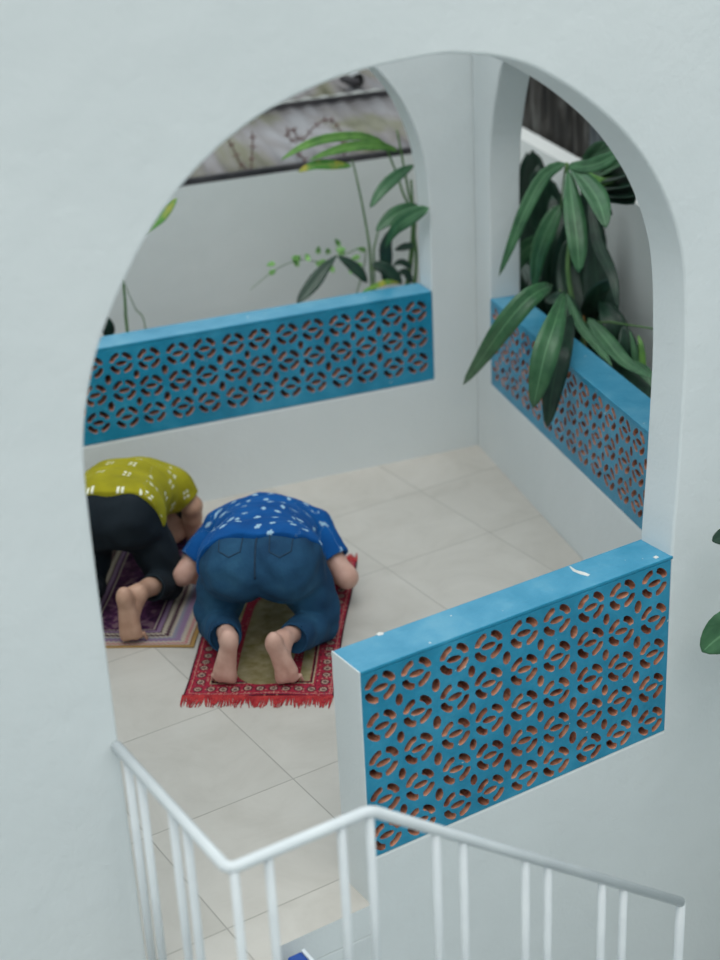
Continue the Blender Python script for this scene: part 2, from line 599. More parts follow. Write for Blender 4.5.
rarch = [(0.219, 0.9), (0.219, 1.3), (0.223, 1.54), (0.25, 1.74), (0.325, 1.95), (0.41, 2.11), (0.56, 2.27), (0.78, 2.40), (1.05, 2.47), (1.3, 2.49)]
rl = catmull(rarch, 4)
rl2 = [(2.6 - s, z) for s, z in reversed(rl)][1:]
rhole = [(0.219, 0.437)] + rl + rl2 + [(2.381, 0.437)]
router = [(0.0, -0.3), (2.83, -0.3), (2.83, LOW_TOP), (0.0, LOW_TOP)]
vs, fs, ms = slab_with_holes(router, [rhole], lambda s, z: rp(s, 0, z), T, Vector(NR), 0, 0)
w = mesh_obj('wall_right', vs, fs, MAT['plaster'], fmat=ms)
fix_normals(w); bevel(w, 0.01, 2)
tag(w, kind='structure')

# left side wall of the alcove, hidden behind the front wall
mb = MB()
mb.box((0.75, YF + T, -0.3), (0.15, 0, 0), (0, 3.35, 0), (0, 0, LOW_TOP + 0.3))
w = mb.build('wall_left', MAT['plaster']); tag(w, kind='structure')

# floor, one slab: alcove, threshold, small landing outside
fl = [(0.90, YF + T), (1.402, YF + T), (1.402, YF), (1.33, YF), (1.33, 2.98), (1.83, 2.98), (1.83, YF), (2.212, YF), (2.212, YF + T)]
r0 = rp(2.83, 0, 0)
fl += [(r0.x, YF + T), (CORNER[0], CORNER[1]), (kp(4.0, 0, 0).x, kp(4.0, 0, 0).y)]
vs, fs, ms = slab_with_holes([tuple(map(float, p[:2])) for p in fl], [], lambda x, y: Vector((x, y, 0)), 0.12, (0, 0, -1), 0, 1)
w = mesh_obj('floor', vs, fs, [MAT['tiles'], MAT['plaster']], fmat=ms)
fix_normals(w); tag(w, kind='structure')

# boundary walls beyond the planting beds
mb = MB()
DK = 1.2
mb.box(kp(4.6, DK, -0.5), Vector(KD) * 5.6, Vector(NK) * 0.12, (0, 0, 1.83))
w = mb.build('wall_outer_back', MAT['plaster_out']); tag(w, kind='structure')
mb = MB()
DR = 0.72
mb.box(rp(2.56, DR, -0.5), Vector(RD) * 4.56, Vector(NR) * 0.12, (0, 0, 1.85))
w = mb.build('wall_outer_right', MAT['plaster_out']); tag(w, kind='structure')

# planting beds
mb = MB()
mb.box(kp(4.1, T, -0.3), Vector(KD) * 4.75, Vector(NK) * (DK - T), (0, 0, 0.42))
w = mb.build('planting_bed', MAT['soil']); tag(w, kind='structure')
mb = MB()
mb.box(rp(2.58, T, -0.3), Vector(RD) * 2.63, Vector(NR) * (DR - T), (0, 0, 0.40))
w = mb.build('planting_bed', MAT['soil']); tag(w, kind='structure')

# ------------------------------------------------------------------ breeze block parapets
def ell(cx, cy, a, b, n=12, rot=0.0):
    out = []
    for k in range(n):
        t = 2 * math.pi * k / n
        x, y = a * math.cos(t), b * math.sin(t)
        out.append((cx + x * math.cos(rot) - y * math.sin(rot), cy + x * math.sin(rot) + y * math.cos(rot)))
    return out


def arc_hole(cx, cy, a0, a1, ra, rb, wd, n=8):
    """a kidney-shaped slot lying on an ellipse (ra, rb) round the motif's centre"""
    o = []; i = []
    for k in range(n):
        u = k / (n - 1)
        t = math.radians(a0 + (a1 - a0) * u)
        ww = wd * (1.0 if 0 < k < n - 1 else 0.60)
        o.append((cx + (ra + ww) * math.cos(t), cy + (rb + ww) * math.sin(t)))
        i.append((cx + (ra - ww) * math.cos(t), cy + (rb - ww) * math.sin(t)))
    return o + i[::-1]


def clip_hole(h, smin, smax, zmin, zmax):
    xs = [p[0] for p in h]; zs = [p[1] for p in h]
    return min(xs) > smin + 0.003 and max(xs) < smax - 0.003 and min(zs) > zmin + 0.003 and max(zs) < zmax - 0.002


def screen(s0, s1, z0, z1, rows, phase, to3d, n, top_row, pitch=0.143, rj=0.0):
    """holes for the run s0..s1; motif pairs repeat every 0.285 from phase"""
    rnd = random.Random(3)
    holes = []
    k0 = int((s0 - phase) / 0.285) - 1
    for k in range(k0, k0 + int((s1 - s0) / 0.285) + 4):
        for m, off in enumerate((0.0, 0.138)):
            cx = phase + k * 0.285 + off
            for r in range(rows):
                cz = top_row - r * pitch
                j = lambda a=0.0015: rnd.uniform(-a, a)
                cand = [ell(cx + j(), cz + j(), 0.0285, 0.0125, 12, rnd.uniform(-.1, .1))]
                for a0, a1 in ((11, 79), (101, 169), (191, 259), (281, 349)):
                    cand.append(arc_hole(cx + j(), cz + j(), a0 + j(2), a1 + j(2), 0.0490, 0.0460, 0.0120))
                holes += [h for h in cand if clip_hole(h, s0, s1, z0, z1)]
                if r < rows - 1:
                    zz = cz - pitch / 2
                    big = 0.0165 if m else 0.0145
                    h = ell(cx + (0.0735 if m else 0.069), zz, big, big * 1.55, 10)
                    if clip_hole(h, s0, s1, z0, z1): holes.append(h)
    outer = [(s0, z0), (s1, z0), (s1, z1), (s0, z1)]
    return slab_with_holes(outer, holes, to3d, T, n, 1, 0)


def parapet(label, s0, s1, z0, rows, phase, to3d, n, along, end=False, loc=None, ztop=0.905):
    root = empty('breeze_block_parapet', loc)
    tag(root, label, 'breeze block wall', 'blue breeze block parapets')
    n = Vector(n); al = Vector(along)
    zc = ztop - 0.014
    vs, fs, ms = screen(s0, s1, z0 + 0.002, zc, rows, phase, lambda s, z: to3d(s, z), n, 0.8245, 0.1425)
    vs = [v - Vector(loc) for v in vs]
    o = mesh_obj('block_screen', vs, fs, [MAT['blue'], MAT['terracotta']], root, fmat=ms)
    fix_normals(o)
    mb = MB()
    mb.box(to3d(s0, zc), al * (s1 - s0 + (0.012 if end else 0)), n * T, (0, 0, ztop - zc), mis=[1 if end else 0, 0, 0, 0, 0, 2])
    c = mb.build('cap', [MAT['blue'], MAT['plaster'], MAT['blue_faded_skylit']], root); bevel(c, 0.004, 2)
    if end:
        mb = MB()
        mb.box(to3d(s0 - 0.004, 0.0), al * 0.004, n * T, (0, 0, ztop))
        c = mb.build('end_face', [MAT['plaster']], root)
        tag(c, 'white plastered end face')
        for ch in ([(376, 634), (379, 632), (384, 632.5), (383, 634.5), (378, 635.5)], [(569, 566), (571, 566.5), (576, 570), (584, 572), (590, 574.5), (588, 576), (580, 574), (573, 571)],
                   [(653, 557), (656, 555.5), (659, 557), (656, 558.5)]):
            P = [on_plane(x, y, (0, 0, ztop + 0.0012), (0, 0, 1.0)) for x, y in ch]
            mb = MB(); k = len(P)
            mb.add(P + [p - Vector((0, 0, 0.003)) for p in P], [tuple(range(k))] + [(i, i + k, (i + 1) % k + k, (i + 1) % k) for i in range(k)])
            c = mb.build('paint_chip', [MAT['white_cap']], root)
            tag(c, 'bare white chip in the blue paint')
    return root


parapet('blue painted breeze block parapet in front arch, nearest and tallest pierced panel', 2.214, 3.497, 0.185, 5, 2.285,
        lambda s, z: Vector((s, YF, z)), (0, 1, 0), (1, 0, 0), True, (2.8, YF + T / 2, 0.185))
parapet('blue painted breeze block parapet in back wall arch behind the two kneeling people', 0.249, 2.311, 0.43, 3, 0.055,
        lambda s, z: kp(s, 0, z), NK, -KD, False, tuple(kp(1.28, T / 2, 0.43)), 0.918)
parapet('blue painted breeze block parapet in right wall arch under the drooping broad leaves', 0.221, 2.379, 0.437, 3, 0.14,
        lambda s, z: rp(s, 0, z), NR, -RD, False, tuple(rp(1.3, T / 2, 0.437)))

# ------------------------------------------------------------------ stairs and railing outside
root = empty('staircase', (2.6, 3.3, -1.0))
tag(root, 'white concrete steps going down to the right below the white railing', 'stairs')
for k in range(10):
    mb = MB()
    x = 1.83 + k * 0.23; z = -0.17 * (k + 1)
    mb.box((x, 2.9, z - 0.17), (0.25, 0, 0), (0, YF - 2.902, 0), (0, 0, 0.17))
    s = mb.build('step', MAT['plaster'], root)
mb = MB()
mb.box((4.13, 2.6, -2.6), (2.1, 0, 0), (0, 1.13, 0), (0, 0, 0.1))
o = mb.build('floor_lower', MAT['concrete']); tag(o, kind='structure')
# the raised walkway the camera stands on
mb = MB()
mb.box((-2.0, -2.5, 1.75), (6.6, 0, 0), (0, 3.65, 0), (0, 0, 0.2))
o = mb.build('floor_upper', MAT['concrete']); tag(o, kind='structure')
mb = MB()
mb.box((4.6, -0.6, -2.6), (0.15, 0, 0), (0, 4.33, 0), (0, 0, 4.9))
o = mb.build('wall_shade_right', MAT['plaster']); tag(o, kind='structure')  # unseen side wall, added to shade the lower stairwell

mb = MB()
mb.box((-2.0, 1.0, -2.6), (6.6, 0, 0), (0, 0.15, 0), (0, 0, 4.35))
o = mb.build('wall_shade_near', MAT['plaster']); tag(o, kind='structure')  # added out of view below the walkway to block low sky light

RX, RY, RZ = 1.39, 3.045, 0.965
root = empty('stair_railing', (1.60, 3.05, 0))
tag(root, 'white painted metal stair railing with paired balusters in the foreground', 'railing')
P0 = Vector((RX, YF - 0.003, RZ)); P1 = Vector((RX, RY, RZ)); P2 = Vector((1.815, RY, RZ)); P3 = Vector((2.955, RY, 0.115))
mb = MB()


def bend(a, b, c, r=0.02):
    d1 = (a - b).normalized(); d2 = (c - b).normalized()
    return [b + d1 * r, b + d1 * r * 0.35 + d2 * r * 0.35, b + d2 * r]


mb.tube([P0] + bend(P0, P1, P2) + bend(P1, P2, P3) + [P3], 0.0165, 14)
mb.build('handrail', MAT['rail'], root, True)


def stepz(x):
    if x < 1.83: return 0.0
    return -0.17 * (int((x - 1.83) / 0.23) + 1)


bal = [(RX, y) for y in (3.655, 3.57, 3.37, 3.285)] + [(x, RY) for x in (1.405, 1.505, 1.725, 1.813, 2.023, 2.113, 2.332, 2.415, 2.625, 2.712)]
for x, y in bal:
    mb = MB()
    zt = RZ if x <= 1.815 else RZ - (x - 1.815) * (0.85 / 1.14)
    mb.tube([(x, y, stepz(x)), (x, y, zt - 0.008)], 0.0125, 10)
    mb.build('baluster', MAT['rail'], root, True)
mb = MB()
mb.tube([(2.955, RY, stepz(2.955)), (2.955, RY, 0.115)], 0.0155, 12)
mb.build('end_post', MAT['rail'], root, True)

# blue crate on the first step (only its corner shows)
root = empty('crate', (1.86, 3.5, -0.17))
tag(root, 'small deep blue plastic crate standing on the top step behind the balusters', 'crate')
q = on_plane(301, 951, (0, 3.66, 0), (0, 1.0, 0))
mb = MB()
zt = q.z
mb.box((q.x - 0.30 + 0.01, 3.36, -0.0), (0.26, 0, 0), (0, 0.29, 0), (0, 0, zt - 0.0)) if False else None
mb.box((1.845, 3.40, -0.17), (q.x - 1.845, 0, 0), (0, 3.66 - 3.40, 0), (0, 0, zt + 0.17))
bevel(mb.build('crate_body', MAT['bin_blue'], root), 0.006)
mb = MB()
mb.box((q.x, 3.40, -0.17), (0.012, 0, 0), (0, 0.26, 0), (0, 0, zt + 0.174))
mb.build('crate_side', MAT['bin_rim'], root)

# ------------------------------------------------------------------ rugs
def rug_object(name, w, l, z, loc, az, mats, th=0.006, seed=1):
    nx, ny = 40, 76
    vs = []; uv = []
    for j in range(ny + 1):
        for i in range(nx + 1):
            x = -w / 2 + w * i / nx; y = l * j / ny
            wob = 0.0035 * math.sin(x * 13 + seed) * math.sin(y * 9 + seed * 2) + 0.0015 * math.sin(y * 31 + x * 17)
            vs.append((x + 0.004 * math.sin(y * 7 + seed), y + 0.004 * math.sin(x * 9), th + max(wob, -0.002)))
            uv.append((x, y))
    fs = []
    for j in range(ny):
        for i in range(nx):
            a = j * (nx + 1) + i
            fs.append((a, a + 1, a + nx + 2, a + nx + 1))
    N = len(vs)
    vs += [(x, y, zz - th) for x, y, zz in vs]
    ring = [i for i in range(nx + 1)] + [j * (nx + 1) + nx for j in range(1, ny + 1)] + [ny * (nx + 1) + i for i in range(nx - 1, -1, -1)] + [j * (nx + 1) for j in range(ny - 1, 0, -1)]
    fs += [tuple(N + i for i in reversed(f)) for f in list(fs)]
    for a, b in zip(ring, ring[1:] + ring[:1]):
        fs.append((a, a + N, b + N, b))
    o = mesh_obj(name, vs, fs, mats, smooth=False, loc=loc, rotz=-math.radians(az))
    at = o.data.attributes.new('cloth', 'FLOAT_VECTOR', 'POINT')
    at.data.foreach_set('vector', [c for p in uv + uv for c in (p[0], p[1], 0.0)])
    return o


def rug_mat_red():
    m, nt, b = new_mat('red_rug_weave')
    at = nd(nt, 'ShaderNodeAttribute'); at.attribute_name = 'cloth'
    sp = nd(nt, 'ShaderNodeSeparateXYZ'); lk(nt, at.outputs['Vector'], sp.inputs[0])
    x, y = sp.outputs[0], sp.outputs[1]
    ax = math_n(nt, 'ABSOLUTE', x)
    ex = math_n(nt, 'SUBTRACT', 0.31, ax)
    ey = math_n(nt, 'MINIMUM', y, math_n(nt, 'SUBTRACT', 1.18, y))
    e = math_n(nt, 'MINIMUM', ex, ey)
    red = (0.34, 0.026, 0.050); dark = (0.07, 0.012, 0.022); beige = (0.42, 0.33, 0.22); khaki = (0.30, 0.25, 0.13)
    er = ramp(nt, [(0.0, dark), (0.02, red), (0.055, (0.50, 0.30, 0.22)), (0.066, red), (0.28, red), (0.30, beige), (0.32, dark), (0.345, red)], 'CONSTANT')
    lk(nt, math_n(nt, 'DIVIDE', e, 0.31), er.inputs[0])
    # field: khaki niche in the middle and khaki side columns
    yb = math_n(nt, 'SUBTRACT', y, 0.20)
    ya = math_n(nt, 'MAXIMUM', math_n(nt, 'MULTIPLY', yb, -1.0), 0.0)
    yt = math_n(nt, 'MAXIMUM', math_n(nt, 'SUBTRACT', y, 0.72), 0.0)
    dd = math_n(nt, 'SQRT', math_n(nt, 'ADD', math_n(nt, 'POWER', ax, 2.0), math_n(nt, 'POWER', math_n(nt, 'MAXIMUM', ya, math_n(nt, 'MULTIPLY', yt, 0.6)), 2.0)))
    niche = math_n(nt, 'LESS_THAN', dd, 0.115)
    side = math_n(nt, 'MULTIPLY', math_n(nt, 'GREATER_THAN', ax, 0.155), math_n(nt, 'LESS_THAN', ax, 0.20))
    side = math_n(nt, 'MULTIPLY', side, math_n(nt, 'GREATER_THAN', ey, 0.11))
    kn = nd(nt, 'ShaderNodeTexNoise', Scale=18.0, Detail=5.0); lk(nt, at.outputs['Vector'], kn.inputs['Vector'])
    kr = ramp(nt, [(0.3, (0.20, 0.165, 0.06)), (0.7, (0.36, 0.31, 0.19))]); lk(nt, kn.outputs['Fac'], kr.inputs[0])
    f = math_n(nt, 'MAXIMUM', niche, side)
    c = mixc(nt, f, er.outputs[0], kr.outputs[0])
    # border rosettes and woven speckle
    vo = nd(nt, 'ShaderNodeTexVoronoi'); vo.voronoi_dimensions = '2D'
    vo.inputs['Scale'].default_value = 1 / 0.052; vo.inputs['Randomness'].default_value = 0.12
    lk(nt, at.outputs['Vector'], vo.inputs['Vector'])
    ds = vo.outputs['Distance']
    inb = math_n(nt, 'MULTIPLY', math_n(nt, 'GREATER_THAN', e, 0.024), math_n(nt, 'LESS_THAN', e, 0.084))
    ringm = math_n(nt, 'MULTIPLY', math_n(nt, 'LESS_THAN', ds, 0.40), inb)
    core = math_n(nt, 'MULTIPLY', math_n(nt, 'LESS_THAN', ds, 0.17), inb)
    ringm2 = math_n(nt, 'MULTIPLY', math_n(nt, 'LESS_THAN', ds, 0.28), inb)
    c = mixc(nt, ringm, c, (0.10, 0.02, 0.03))
    c = mixc(nt, ringm2, c, (0.46, 0.30, 0.24))
    c = mixc(nt, core, c, (0.14, 0.10, 0.08))
    v2 = nd(nt, 'ShaderNodeTexVoronoi'); v2.voronoi_dimensions = '2D'
    v2.inputs['Scale'].default_value = 1 / 0.017; lk(nt, at.outputs['Vector'], v2.inputs['Vector'])
    sp2 = math_n(nt, 'MULTIPLY', math_n(nt, 'LESS_THAN', v2.outputs['Distance'], 0.26), 0.55)
    sp2 = math_n(nt, 'MULTIPLY', sp2, math_n(nt, 'SUBTRACT', 1.0, f))
    cs = nd(nt, 'ShaderNodeSeparateXYZ'); lk(nt, v2.outputs['Color'], cs.inputs[0])
    pick = ramp(nt, [(0.0, (0.08, 0.015, 0.03)), (0.5, (0.50, 0.32, 0.24)), (0.8, (0.10, 0.06, 0.10))], 'CONSTANT')
    lk(nt, cs.outputs[0], pick.inputs[0])
    c = mixc(nt, sp2, c, pick.outputs[0])
    lk(nt, c, b.inputs['Base Color'])
    b.inputs['Roughness'].default_value = 0.95
    b.inputs['Specular IOR Level'].default_value = 0.1
    n2 = nd(nt, 'ShaderNodeTexNoise', Scale=300.0); lk(nt, at.outputs['Vector'], n2.inputs['Vector'])
    bump(nt, b, n2.outputs['Fac'], 0.5, 0.003)
    return m


def rug_mat_stripes():
    m, nt, b = new_mat('striped_rug_weave')
    at = nd(nt, 'ShaderNodeAttribute'); at.attribute_name = 'cloth'
    sp = nd(nt, 'ShaderNodeSeparateXYZ'); lk(nt, at.outputs['Vector'], sp.inputs[0])
    x, y = sp.outputs[0], sp.outputs[1]
    ex = math_n(nt, 'SUBTRACT', 0.34, math_n(nt, 'ABSOLUTE', x))
    ey = math_n(nt, 'MINIMUM', y, math_n(nt, 'SUBTRACT', 1.2, y))
    # near and far ends have narrower bands than the long sides
    es = math_n(nt, 'MULTIPLY', ex, 0.72)
    e = math_n(nt, 'MINIMUM', es, ey)
    along = math_n(nt, 'ADD', math_n(nt, 'MULTIPLY', math_n(nt, 'LESS_THAN', ey, es), math_n(nt, 'SUBTRACT', x, y)), y)
    tri = math_n(nt, 'PINGPONG', along, 0.011)
    e2 = math_n(nt, 'ADD', e, math_n(nt, 'MULTIPLY', tri, 0.9))
    pur = (0.075, 0.022, 0.075); lil = (0.24, 0.16, 0.26); crm = (0.42, 0.37, 0.30); och = (0.36, 0.22, 0.08); pink = (0.42, 0.16, 0.17); gry = (0.22, 0.22, 0.28); drk = (0.07, 0.035, 0.05)
    r1 = ramp(nt, [(0.0, och), (0.06, (0.24, 0.13, 0.06)), (0.09, crm), (0.14, pink), (0.26, crm), (0.30, lil), (0.40, gry), (0.45, crm), (0.50, drk), (0.58, crm), (0.66, drk), (0.72, lil), (0.80, pur), (0.84, crm), (0.87, pur)], 'CONSTANT')
    r2 = ramp(nt, [(0.0, och), (0.09, crm), (0.16, pink), (0.21, crm), (0.29, lil), (0.40, gry), (0.47, crm), (0.52, drk), (0.60, crm), (0.68, drk), (0.74, lil), (0.80, pur), (0.84, crm), (0.87, pur)], 'CONSTANT')
    lk(nt, math_n(nt, 'DIVIDE', e, 0.17), r1.inputs[0])
    lk(nt, math_n(nt, 'DIVIDE', e2, 0.18), r2.inputs[0])
    zb = math_n(nt, 'MULTIPLY', math_n(nt, 'GREATER_THAN', e, 0.02), math_n(nt, 'LESS_THAN', e, 0.12))
    c = mixc(nt, zb, r1.outputs[0], r2.outputs[0])
    inner = math_n(nt, 'GREATER_THAN', e, 0.148)
    n = nd(nt, 'ShaderNodeTexNoise', Scale=16.0, Detail=5.0, Distortion=1.5); lk(nt, at.outputs['Vector'], n.inputs['Vector'])
    ir = ramp(nt, [(0.35, (0.035, 0.014, 0.04)), (0.55, (0.09, 0.03, 0.085)), (0.64, (0.20, 0.12, 0.15))]); lk(nt, n.outputs['Fac'], ir.inputs[0])
    c = mixc(nt, inner, c, ir.outputs[0])
    lk(nt, c, b.inputs['Base Color'])
    b.inputs['Roughness'].default_value = 0.95
    b.inputs['Specular IOR Level'].default_value = 0.1
    n2 = nd(nt, 'ShaderNodeTexNoise', Scale=260.0); lk(nt, at.outputs['Vector'], n2.inputs['Vector'])
    bump(nt, b, n2.outputs['Fac'], 0.5, 0.003)
    return m


AZ = 37.0
root = empty('prayer_rug', (2.525, 5.085, 0), -math.radians(AZ))
tag(root, 'red patterned prayer rug with khaki centre and fringe under the person in jeans', 'rug')
o = rug_object('pile', 0.62, 1.18, 0, (0, 0, 0.001), 0, rug_mat_red(), seed=1)
o.rotation_euler = (0, 0, 0); o.parent = root
MAT['fringe'] = noisy('red_fringe', (0.35, 0.02, 0.03), (0.52, 0.05, 0.05), 40, 0.9, 0)
for ysgn, y0 in ((-1, 0.0), (1, 1.18)):
    mb = MB(); rnd = random.Random(5)
    for k in range(210):
        x = -0.31 + 0.62 * k / 209
        L = rnd.uniform(0.045, 0.085)
        if k % 17 in (3, 4): L *= 0.55
        sw = 0.012 * math.sin(k * 0.21) + rnd.uniform(-0.008, 0.008)
        h = rnd.uniform(0.002, 0.005)
        pts = [(x, y0 - ysgn * 0.004, 0.006), (x + sw * 0.4, y0 + ysgn * L * 0.5, h + 0.001), (x + sw, y0 + ysgn * L, h)]
        n0 = len(mb.v)
        mb.tube(pts, [0.0026, 0.0024, 0.0016], 4)
    o = mesh_obj('fringe', mb.v, mb.f, MAT['fringe'], root)
    tag(o, kind='stuff')

c1 = Vector((2.495, 5.590, 0))                        # near right corner of the striped rug
ua = Vector((math.sin(math.radians(AZ)), math.cos(math.radians(AZ)), 0)); va = Vector((-ua.y, ua.x, 0))
base = c1 + va * 0.34
o = rug_object('prayer_rug', 0.68, 1.2, 0, (base.x, base.y, 0.001), AZ, rug_mat_stripes(), 0.005, 4)
tag(o, 'purple prayer rug with cream and pink striped border under the person in black trousers', 'rug')

# ------------------------------------------------------------------ implicit surfaces for bodies and clothes
class Field:
    def __init__(s, lo, hi, h):
        s.lo = np.array(lo, float); s.h = h
        s.n = np.ceil((np.array(hi) - s.lo) / h).astype(int) + 1
        s.V = np.full(tuple(s.n), 0.3, np.float32)
        s.ax = [(s.lo[i] + h * np.arange(s.n[i])).astype(np.float32) for i in range(3)]

    def sub(s, lo, hi):
        a = np.clip(np.floor((np.array(lo) - s.lo) / s.h).astype(int), 0, s.n)
        b = np.clip(np.ceil((np.array(hi) - s.lo) / s.h).astype(int) + 1, 0, s.n)
        sl = tuple(slice(int(p), int(q)) for p, q in zip(a, b))
        g = np.meshgrid(*[s.ax[i][sl[i]] for i in range(3)], indexing='ij')
        return sl, g

    def put(s, sl, d, k):
        v = s.V[sl]
        if k > 0:
            hh = np.maximum(k - np.abs(v - d), 0) / k
            s.V[sl] = np.minimum(v, d) - hh * hh * k * 0.25
        else:
            s.V[sl] = np.minimum(v, d)

    def cone(s, a, b, ra, rb, k=0.03):
        a = np.array(a, float); b = np.array(b, float)
        R = max(ra, rb) + k + s.h * 2
        sl, (X, Y, Z) = s.sub(np.minimum(a, b) - R, np.maximum(a, b) + R)
        if X.size == 0: return
        d = b - a; L2 = float(d @ d)
        t = ((X - a[0]) * d[0] + (Y - a[1]) * d[1] + (Z - a[2]) * d[2]) / L2
        t = np.clip(t, 0, 1)
        q = np.sqrt((X - a[0] - t * d[0]) ** 2 + (Y - a[1] - t * d[1]) ** 2 + (Z - a[2] - t * d[2]) ** 2)
        s.put(sl, q - (ra + (rb - ra) * t), k)

    def ell(s, c, r, k=0.03, pitch=0.0, yaw=0.0):
        c = np.array(c, float); r = np.array(r, float)
        R = r.max() + k + s.h * 2
        sl, (X, Y, Z) = s.sub(c - R, c + R)
        if X.size == 0: return
        x, y, z = X - c[0], Y - c[1], Z - c[2]
        if yaw:
            cy, sy = math.cos(yaw), math.sin(yaw)
            x, y = x * cy + y * sy, -x * sy + y * cy
        if pitch:
            cp, sp_ = math.cos(pitch), math.sin(pitch)
            y, z = y * cp + z * sp_, -y * sp_ + z * cp
        q = np.sqrt((x / r[0]) ** 2 + (y / r[1]) ** 2 + (z / r[2]) ** 2) + 1e-6
        g = np.sqrt((x / r[0] ** 2) ** 2 + (y / r[1] ** 2) ** 2 + (z / r[2] ** 2) ** 2) + 1e-6
        s.put(sl, q * (q - 1) / g, k)

    def grid(s):
        return np.meshgrid(*s.ax, indexing='ij')

    def mesh(s):
        V = s.V.copy()
        for a in range(3):
            sl0 = [slice(None)] * 3; sl0[a] = 0; V[tuple(sl0)] = 1
            sl0[a] = -1; V[tuple(sl0)] = 1
        n = V.shape
        S = V < 0
        cnt = np.zeros((n[0] - 1, n[1] - 1, n[2] - 1), np.int16)
        acc = [np.zeros(cnt.shape, np.float32) for _ in range(3)]
        for ax in range(3):
            o1, o2 = [a for a in range(3) if a != ax]
            for d1 in (0, 1):
                for d2 in (0, 1):
                    def sl(k):
                        q = [None] * 3
                        q[ax] = slice(k, n[ax] - 1 + k)
                        q[o1] = slice(d1, n[o1] - 1 + d1)
                        q[o2] = slice(d2, n[o2] - 1 + d2)
                        return tuple(q)
                    A, B = V[sl(0)], V[sl(1)]
                    cr = (A < 0) != (B < 0)
                    t = np.where(cr, A / np.where(cr, A - B, 1), 0)
                    cnt += cr
                    acc[ax] += t * cr
                    acc[o1] += d1 * cr
                    acc[o2] += d2 * cr
        act = cnt > 0
        idx = np.full(cnt.shape, -1, np.int64)
        idx[act] = np.arange(act.sum())
        I = np.argwhere(act)
        c = cnt[act]
        P = np.stack([s.lo[a] + s.h * (I[:, a] + acc[a][act] / c) for a in range(3)], 1)
        quads = []
        for ax in range(3):
            o1, o2 = [(1, 2), (2, 0), (0, 1)][ax]
            q0 = [None] * 3; q1 = [None] * 3
            q0[ax] = slice(0, n[ax] - 1); q1[ax] = slice(1, n[ax])
            for o in (o1, o2):
                q0[o] = slice(1, n[o] - 1); q1[o] = slice(1, n[o] - 1)
            A = S[tuple(q0)]; B = S[tuple(q1)]
            E = np.argwhere(A != B)
            if len(E) == 0: continue
            flip = A[tuple(E.T)]
            base = E.copy()
            base[:, o1] += 1; base[:, o2] += 1

            def cell(d1, d2):
                q = base.copy(); q[:, o1] -= d1; q[:, o2] -= d2
                return idx[tuple(q.T)]
            Q = np.stack([cell(1, 1), cell(0, 1), cell(0, 0), cell(1, 0)], 1)
            Q[~flip] = Q[~flip][:, ::-1]
            quads.append(Q)
        return P, np.concatenate(quads)


def field_obj(name, F_, mat, parent=None, loc=(0, 0, 0), rotz=0, cloth=False):
    P, Q = F_.mesh()
    me = bpy.data.meshes.new(name)
    me.vertices.add(len(P)); me.vertices.foreach_set('co', P.astype(np.float32).ravel())
    me.loops.add(Q.size); me.loops.foreach_set('vertex_index', Q.ravel().astype(np.int32))
    me.polygons.add(len(Q))
    me.polygons.foreach_set('loop_start', np.arange(0, Q.size, 4, dtype=np.int32))
    me.polygons.foreach_set('use_smooth', np.ones(len(Q), bool))
    me.materials.append(mat)
    me.update(calc_edges=True)
    me.validate()
    o = bpy.data.objects.new(name, me)
    COL.objects.link(o)
    o.location = loc; o.rotation_euler = (0, 0, rotz)
    if parent: o.parent = parent
    sm = o.modifiers.new('smooth', 'CORRECTIVE_SMOOTH') if False else o.modifiers.new('smooth', 'SMOOTH')
    sm.factor = 0.5; sm.iterations = 2
    if cloth:
        at = me.attributes.new('cloth', 'FLOAT_VECTOR', 'POINT')
        c = np.zeros_like(P, dtype=np.float32)
        c[:, 0] = P[:, 0] + 5.0
        c[:, 1] = 0.62 * P[:, 1] - 0.95 * P[:, 2] + 5.0
        N = np.zeros(len(P) * 3, np.float32); me.vertices.foreach_get('normal', N); N = N.reshape(-1, 3)
        sd = np.abs(N[:, 0]) > 0.52
        c[sd, 0] = P[sd, 1] + 9.0; c[sd, 1] = P[sd, 2] + 9.0
        at.data.foreach_set('vector', c.ravel())
    return o


def wrinkle(F_, amp, f=1.0, seed=0):
    X, Y, Z = F_.grid()
    F_.V += (amp * (np.sin(34 * f * X + 11 * Z + 2.2 * np.sin(19 * Y + seed)) * np.sin(29 * f * Y - 23 * Z + seed)
                    + 0.6 * np.sin(61 * f * Z + 17 * X + 3 * np.sin(15 * X + seed)) * np.sin(21 * Y + 9 * X))).astype(np.float32)


